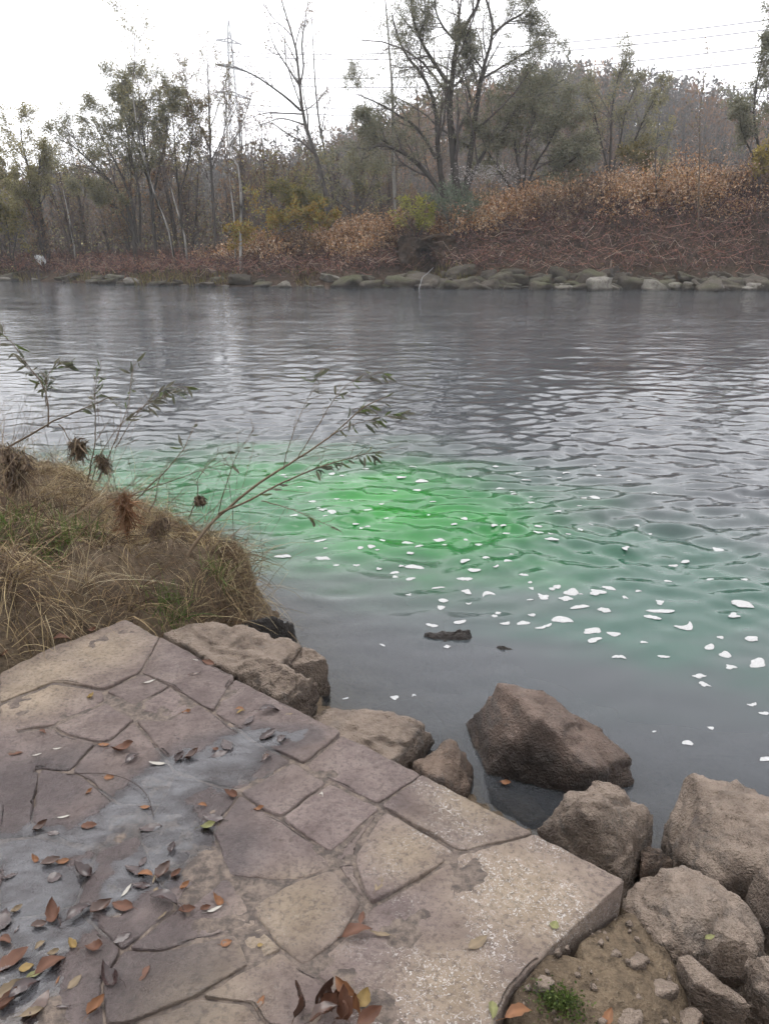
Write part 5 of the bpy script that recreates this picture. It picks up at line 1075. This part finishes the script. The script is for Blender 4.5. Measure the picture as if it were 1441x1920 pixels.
shrub('arching willow shoot leaning over the green water from the near bank',
      [([(350,1040,3.45),(380,998,3.5),(410,966,3.6),(490,902,3.75),(560,858,3.9),(620,815,4.0),(680,760,4.1),(722,742,4.15)], 0.0085), ([(410,966,3.6),(480,935,3.65),(535,905,3.7),(600,878,3.75),(650,862,3.8),(712,848,3.85)], 0.006), ([(410,966,3.6),(425,915,3.6),(445,860,3.6),(480,800,3.6)], 0.003),
       ([(530,880,3.8),(545,820,3.8),(570,760,3.85),(595,700,3.9)], 0.0028), ([(490,938,3.65),(545,960,3.6),(580,978,3.55),(610,992,3.5)], 0.0028), ([(620,815,4.0),(690,785,4.0),(735,775,4.0),(765,770,4.0)], 0.0028), ([(560,858,3.9),(600,800,3.95),(640,735,4.0),(690,712,4.05),(722,706,4.1)], 0.0028)],
      [(0, 0.72, 1.0, 20), (1, 0.6, 1.0, 30), (3, 0.55, 1.0, 9), (4, 0.6, 1.0, 5), (5, 0.3, 1.0, 22), (6, 0.45, 1.0, 20), (2, 0.6, 1.0, 3), (1, 0.25, 0.6, 5)], 201)
shrub('upright leafy willow shoot at the left edge of the near bank',
      [([(-40,880,4.2),(0,850,4.2),(50,820,4.2),(90,800,4.2),(150,775,4.15),(205,750,4.1)], 0.008), ([(90,800,4.2),(88,760,4.2),(75,715,4.2),(50,680,4.2),(25,645,4.2),(0,622,4.2)], 0.0045), ([(88,760,4.2),(85,715,4.25),(100,690,4.3),(128,678,4.3)], 0.003), ([(110,795,4.2),(140,845,4.1),(150,860,4.1)], 0.003), ([(0,880,4.1),(40,870,4.1),(80,850,4.1)], 0.005)],
      [(1, 0.35, 1.0, 22), (2, 0.2, 1.0, 40), (0, 0.75, 1.0, 6)], 202)
shrub('thin twiggy shoot with drooping leaves behind the hanging debris',
      [([(165,905,4.0),(172,860,4.0),(180,800,4.0),(178,740,4.0),(190,690,4.0)], 0.004), ([(185,905,4.0),(215,840,4.1),(245,760,4.2),(250,700,4.3),(268,672,4.3)], 0.0035), ([(170,910,3.95),(190,850,3.95),(230,790,4.0),(300,745,4.1),(345,735,4.1)], 0.0028), ([(215,840,4.1),(260,770,4.15),(310,730,4.2),(355,725,4.2)], 0.0026), ([(280,960,3.8),(295,905,3.8),(300,885,3.8)], 0.004)],
      [(0, 0.55, 1.0, 14), (1, 0.55, 1.0, 12), (2, 0.5, 1.0, 20), (3, 0.45, 1.0, 26)], 203)
shrub('bare leaning twig with few leaves in front of the green water',
      [([(230,960,3.7),(275,915,3.75),(330,860,3.8),(360,800,3.9)], 0.0045), ([(355,975,3.6),(372,940,3.6),(378,900,3.6),(420,850,3.7)], 0.0035), ([(200,935,3.8),(260,925,3.75),(320,905,3.7),(390,880,3.7),(440,870,3.75)], 0.0035)], [(0, 0.7, 1.0, 4), (2, 0.7, 1.0, 4)], 204)
def debris(label, u, v, Y, w_, h_, seed, cols=((0.13, 0.09, 0.062), (0.22, 0.16, 0.105), (0.09, 0.065, 0.05), (0.30, 0.23, 0.15))):
    r_ = np.random.default_rng(seed); c0 = aty(u, v, Y); n = 420; kn = r_.normal(0, 0.42, (6, 3)) * [w_, w_, h_]; S = kn[r_.integers(0, 6, n)] + r_.normal(0, 0.30, (n, 3)) * [w_, w_, h_ * 0.7]
    D = nrm(np.column_stack([r_.normal(0, 0.35, (n, 2)), r_.normal(-1.0, 0.35, n)])); Q = [S + [0, 0, 0.3 * h_]]; ln = r_.uniform(0.4, 1.0, n) ** 2 * 2.0 * max(w_, h_ * 0.7)
    for k in range(4): D = nrm(D + r_.normal(0, 0.35, D.shape) - [0, 0, 0.12]); Q.append(Q[-1] + D * (ln / 4)[:, None])
    g = Geo(); V, F = ribbons(np.stack(Q, 1), np.array([0.0016, 0.0022, 0.002, 0.0014, 0.0006])[None] * r_.uniform(0.6, 1.6, (n, 1)), r=r_); g.add(V, F, np.repeat(pick(cols, n, r_), 10, 0))
    nl = 26; Sl = kn[r_.integers(0, 6, nl)]; Dl = nrm(r_.normal(size=(nl, 3)) - [0, 0, 0.5]); V, F = leaf_quads(Sl, Dl, r_.uniform(0.5, 1.2, nl) * h_ * 0.8, r_.uniform(0.3, 0.6, nl) * w_, r_); g.add(V, F, np.repeat(pick(cols[:3], nl, r_), 4, 0))
    o = g.obj('debris_clump', M['straw']); o.location = c0; return tag(o, label, 'debris')
debris('hanging wad of dead grass caught on a twig at left', 148, 845, 4.05, 0.042, 0.075, 1)
debris('brown debris wad on a stem right of the hanging wad', 197, 872, 3.95, 0.032, 0.055, 2)
debris('dark debris lump at the left edge among the straw', 25, 880, 4.0, 0.09, 0.10, 4)
debris('small brown debris knot on a twig before the green water', 375, 938, 3.62, 0.022, 0.026, 5)
debris('brown upright torn stalk standing in the straw', 236, 965, 3.62, 0.022, 0.10, 9, ((0.25, 0.13, 0.065), (0.20, 0.10, 0.055), (0.30, 0.18, 0.10)))
debris('debris wad in the straw below the fork', 300, 985, 3.6, 0.05, 0.045, 10)

# ------------------------------------------------------------------ fallen leaves
LC = dict(d=(0.060, 0.036, 0.034), r=(0.135, 0.062, 0.038), o=(0.235, 0.108, 0.05), y=(0.28, 0.19, 0.07), g=(0.22, 0.22, 0.09), w=(0.50, 0.47, 0.42), t=(0.22, 0.165, 0.105), b=(0.10, 0.055, 0.04))
LS = {}
for k, (L, W, cu, fo, sh, tw) in enumerate(((1, 0.46, 0.25, 0.5, 1.0, 0.3), (1, 0.52, 0.6, 0.9, 0.9, 0.7), (1, 0.42, -0.3, 0.4, 1.1, -0.4), (1, 0.55, 0.9, 0.6, 1.0, 1.1), (1, 0.22, 0.2, 0.3, 1.0, 0.3), (1, 0.8, 0.2, 0.2, 0.8, 0.2), (1, 0.45, 0.06, 0.08, 1.0, 0.1))):
    for cn, cc in LC.items():
        LS[k, cn] = leaf_data('fallen_leaf', M['wet_leaf'] if cn in 'db' else M['dry_leaf'], cc, 0.075, 0.075 * W, cu, fo, sh, 60 + k * 9 + ord(cn), tw)
LEAVES = """66 1610 20 o 3 170;95 1618 38 b 1 25;117 1614 26 o 0 190;103 1643 28 d 5 0;153 1637 50 d 1 160;282 1550 42 d 6 200;323 1590 26 d 1 100;255 1630 50 d 6 160;268 1613 26 d 6 80;305 1634 42 b 1 80;272 1640 32 o 2 170;330 1638 24 r 1 60;265 1658 36 d 6 180;289 1645 20 t 4 90;293 1670 20 t 2 100;237 1668 30 w 4 70;306 1692 64 d 2 160;187 1703 44 b 1 60;230 1698 46 r 0 165;148 1712 50 d 2 50;100 1715 46 r 3 140;73 1735 30 b 1 20;30 1705 22 t 3 70;3 1725 44 d 5 90;32 1740 16 d 4 80;10 1762 34 r 2 150;22 1800 64 r 0 45;75 1770 22 t 2 60;135 1770 26 y 1 150;180 1780 42 r 3 10;100 1785 22 t 3 40;95 1810 58 r 2 50;50 1813 26 y 5 10;65 1825 28 g 0 40;108 1835 16 o 4 90;20 1855 54 t 0 35;45 1855 54 d 2 50;75 1880 52 b 6 80;120 1887 28 d 4 0;180 1890 40 o 1 70;265 1830 42 r 6 60;424 1768 22 o 5 20;408 1690 30 o 3 170;402 1705 32 w 4 35;385 1705 22 r 1 30;350 1710 34 r 1 15;345 1663 22 o 3 70;305 1718 22 t 4 60;205 1838 52 d 3 160;167 1546 32 r 0 5;120 1532 26 w 4 10;75 1550 30 b 3 60;272 1512 20 o 0 5;380 1510 20 o 2 0;400 1535 42 d 6 170;390 1550 34 g 3 20;485 1518 22 o 3 30;488 1772 12 y 5 0;80 1373 18 r 2 150;195 1399 24 o 0 0;230 1408 48 r 3 20;248 1425 34 d 2 60;205 1458 20 o 5 0;167 1486 16 o 3 70;335 1420 28 d 1 80;358 1418 34 b 3 60;295 1430 34 w 4 175;337 1382 28 d 6 160;425 1395 46 d 6 120;412 1412 34 d 6 30;403 1404 18 r 3 0;433 1490 32 r 1 170;468 1350 32 d 6 60;505 1336 48 d 2 20;450 1332 20 o 2 0;350 1338 22 o 3 20;390 1242 28 r 0 170;365 1265 28 b 4 20;368 1238 16 w 4 0;280 1279 28 w 4 40;108 1406 20 w 4 0;70 1417 18 w 4 30;30 1413 28 r 6 0;118 1200 36 r 2 15;172 1183 22 r 3 20;10 1250 26 r 3 20;480 1480 16 r 4 20;502 1378 42 d 0 50;528 1386 34 d 2 70;500 1420 28 b 2 70;560 1400 32 d 6 10;601 1495 24 w 0 80;594 1500 20 y 4 60;710 1660 36 t 6 70;670 1750 60 r 2 15;712 1752 42 t 4 170;678 1722 26 r 0 80;489 1880 24 o 0 70;895 1770 46 t 6 35;855 1560 32 t 6 30;922 1895 38 g 2 85;971 1905 56 o 2 20;1138 1910 36 o 0 60;1037 1755 20 g 5 60;1328 1765 22 g 0 20;1322 1860 24 o 3 80;1425 1895 36 r 1 160;945 1470 30 o 3 10;575 1897 62 b 3 75;603 1872 58 b 1 70;622 1893 56 r 3 50;648 1866 50 o 2 150;640 1900 60 r 1 120;668 1893 58 o 0 80;610 1918 60 b 2 20;655 1920 60 r 3 10;692 1916 52 r 0 30;684 1878 34 y 5 60;630 1878 44 r 1 100;170 1308 18 y 3 90;452 1337 18 y 2 30;20 1640 26 d 6 40;140 1840 30 t 6 60;230 1760 34 d 6 30;540 1340 20 t 6 10;100 1560 24 d 6 0;60 1900 40 t 0 20;15 1880 46 r 1 70"""
lrows = []; rl = np.random.default_rng(88); CN = dict(d='dark wet purple-brown', r='rust-brown', o='orange-brown', y='yellow', g='yellow-green', w='whitish narrow', t='tan', b='blackish brown curled')
for row in LEAVES.split(';'):
    u, v, lp, cn, k, an = row.split(); u, v, lp, k, an = float(u), float(v), float(lp), int(k), float(an)
    on_soil = u > 1000 or (u < 30 and v < 1260); p = at(u, v, ZP - 0.03 if on_soil else ZP); Lw = lp / FPX * np.linalg.norm(p - [0, 0, CAM_H]) * 0.88
    zz = max(float(pave_h(p[:1], p[1:2])[0]), SHEET) + 0.001 if not on_soil else float(near_h2(p[:1], p[1:2])[0]) + 0.012
    clump = 560 < u < 700 and v > 1860
    if u == 1037: zz = ZP + 0.004
    if u == 1328: p = at(u, v, 0.36); zz = 0.372
    if u == 945: p = at(u, v, 0.004); zz = 0.006
    o = link('fallen_leaf', LS[k, cn]); sN = Lw / 0.075; o.scale = (sN, sN, sN); o.location = (p[0], p[1], zz + (rl.uniform(0.0, 0.035) if clump else 0))
    o.rotation_euler = (rl.normal(0, 0.12) + (rl.normal(0, 0.7) if clump else 0), rl.normal(0, 0.10) - (rl.uniform(0.2, 1.0) if clump else 0), R(an))
    if clump: l, gq = CN[cn] + ' curled leaf in the leaf pile at the bottom edge', 'leaf pile at the bottom edge ' + cn
    elif u > 1000: l, gq = CN[cn] + ' leaf fallen among the stones at lower right', 'leaves among the stones ' + cn
    elif u == 945: l, gq = 'orange leaf floating beside the large pointed boulder', 'floating leaf'
    elif cn == 'o' and k == 5 and u == 424: l, gq = 'single round bright orange leaf on the bare lower slab', 'round leaf'
    elif dip(p[None, :2])[0] > 0.25: l, gq = CN[cn] + ' leaf soaking in the puddle film on the paving', 'leaves in the puddle ' + cn
    elif v < 1500: l, gq = CN[cn] + ' leaf on the upper, farther half of the paving', 'leaves on the upper paving ' + cn
    elif u < 330: l, gq = CN[cn] + ' leaf on the wet lower-left slabs', 'leaves on the lower-left slabs ' + cn
    else: l, gq = CN[cn] + ' leaf on the lower middle slabs of the paving', 'leaves on the lower middle slabs ' + cn
    tag(o, ('large ' if lp > 44 else 'small ' if lp < 24 else '') + l.replace(' of the paving', '').replace('the upper, farther half', 'the upper half of the paving').replace('blackish brown', 'blackish').replace('dark wet purple-brown', 'dark purple-brown'), 'leaf', gq); lrows.append((o, u))
single_out(lrows)
# leaf-fall twigs and a cress-like moss tuft
g = Geo(); pl = resample([at(u, v, ZP + 0.006) for u, v in ((125, 1452), (190, 1450), (240, 1462), (275, 1490), (288, 1530))], 20); V, F = tubes(pl[None], np.full((1, 20), 0.0011), 5); g.add(V, F, (0.05, 0.035, 0.03)); tag(g.obj('twig', M['twig'], smooth=True), 'thin dark curved twig lying in the puddle', 'twig')
g = Geo(); r = np.random.default_rng(9); c0 = at(1048, 1890, 0.40); n = 900; S = np.column_stack([c0[0] + r.normal(0, 0.028, n), c0[1] + r.normal(0, 0.018, n), np.zeros(n)]); S[:, 2] = near_h2(S[:, 0], S[:, 1]) + r.uniform(0.0, 0.035, n)
V, F = leaf_quads(S, nrm(r.normal(size=(n, 3)) + [0, 0, 0.8]), r.uniform(0.005, 0.010, n), r.uniform(0.004, 0.008, n), r); g.add(V, F, np.repeat(pick([(0.10, 0.15, 0.035), (0.16, 0.20, 0.06), (0.07, 0.10, 0.03)], n, r), 4, 0))
tag(g.obj('moss_tuft', M['leaf']), 'small green moss tuft in the soil at the bottom edge', 'moss')
# gravel and crumbs on the soil at lower right
g = Geo(); n = 420; X_ = r.uniform(0.15, 1.3, n); Y_ = r.uniform(1.0, 1.75, n); k = ~inside(np.stack([X_, Y_], -1), ctr + (PLAT - ctr) * 1.02); X_, Y_ = X_[k], Y_[k]; Z_ = near_h2(X_, Y_); dv, F3 = ico(1)
for a, b, c in zip(X_, Y_, Z_): s_ = r.uniform(0.003, 0.011); g.add(dv * s_ * r.uniform(0.6, 1.2, 3) * (1 + 0.25 * r.normal(size=(len(dv), 1))) + [a, b, c + s_ * 0.3], F3)
stuff(g.obj('gravel', M['rock']), 'loose crumbs of gravel on the soil at lower right', 'gravel')

# ------------------------------------------------------------------ autumn haze
hb = bmesh.new(); bmesh.ops.create_cube(hb, size=1.0); me = bpy.data.meshes.new('haze'); hb.to_mesh(me); hb.free()
hz_ = link('haze', me); hz_.scale = (620, 560, 92); hz_.location = (0, 70, 44)
m = Mat('haze'); vol = m.n('VolumePrincipled', {'Color': (0.94, 0.965, 1.0, 1), 'Density': 0.0008, 'Anisotropy': 0.3}); m.t.links.new(vol.outputs[0], m.out.inputs['Volume'])
me.materials.append(m.m); stuff(hz_, 'thin autumn haze over the river valley', 'haze')
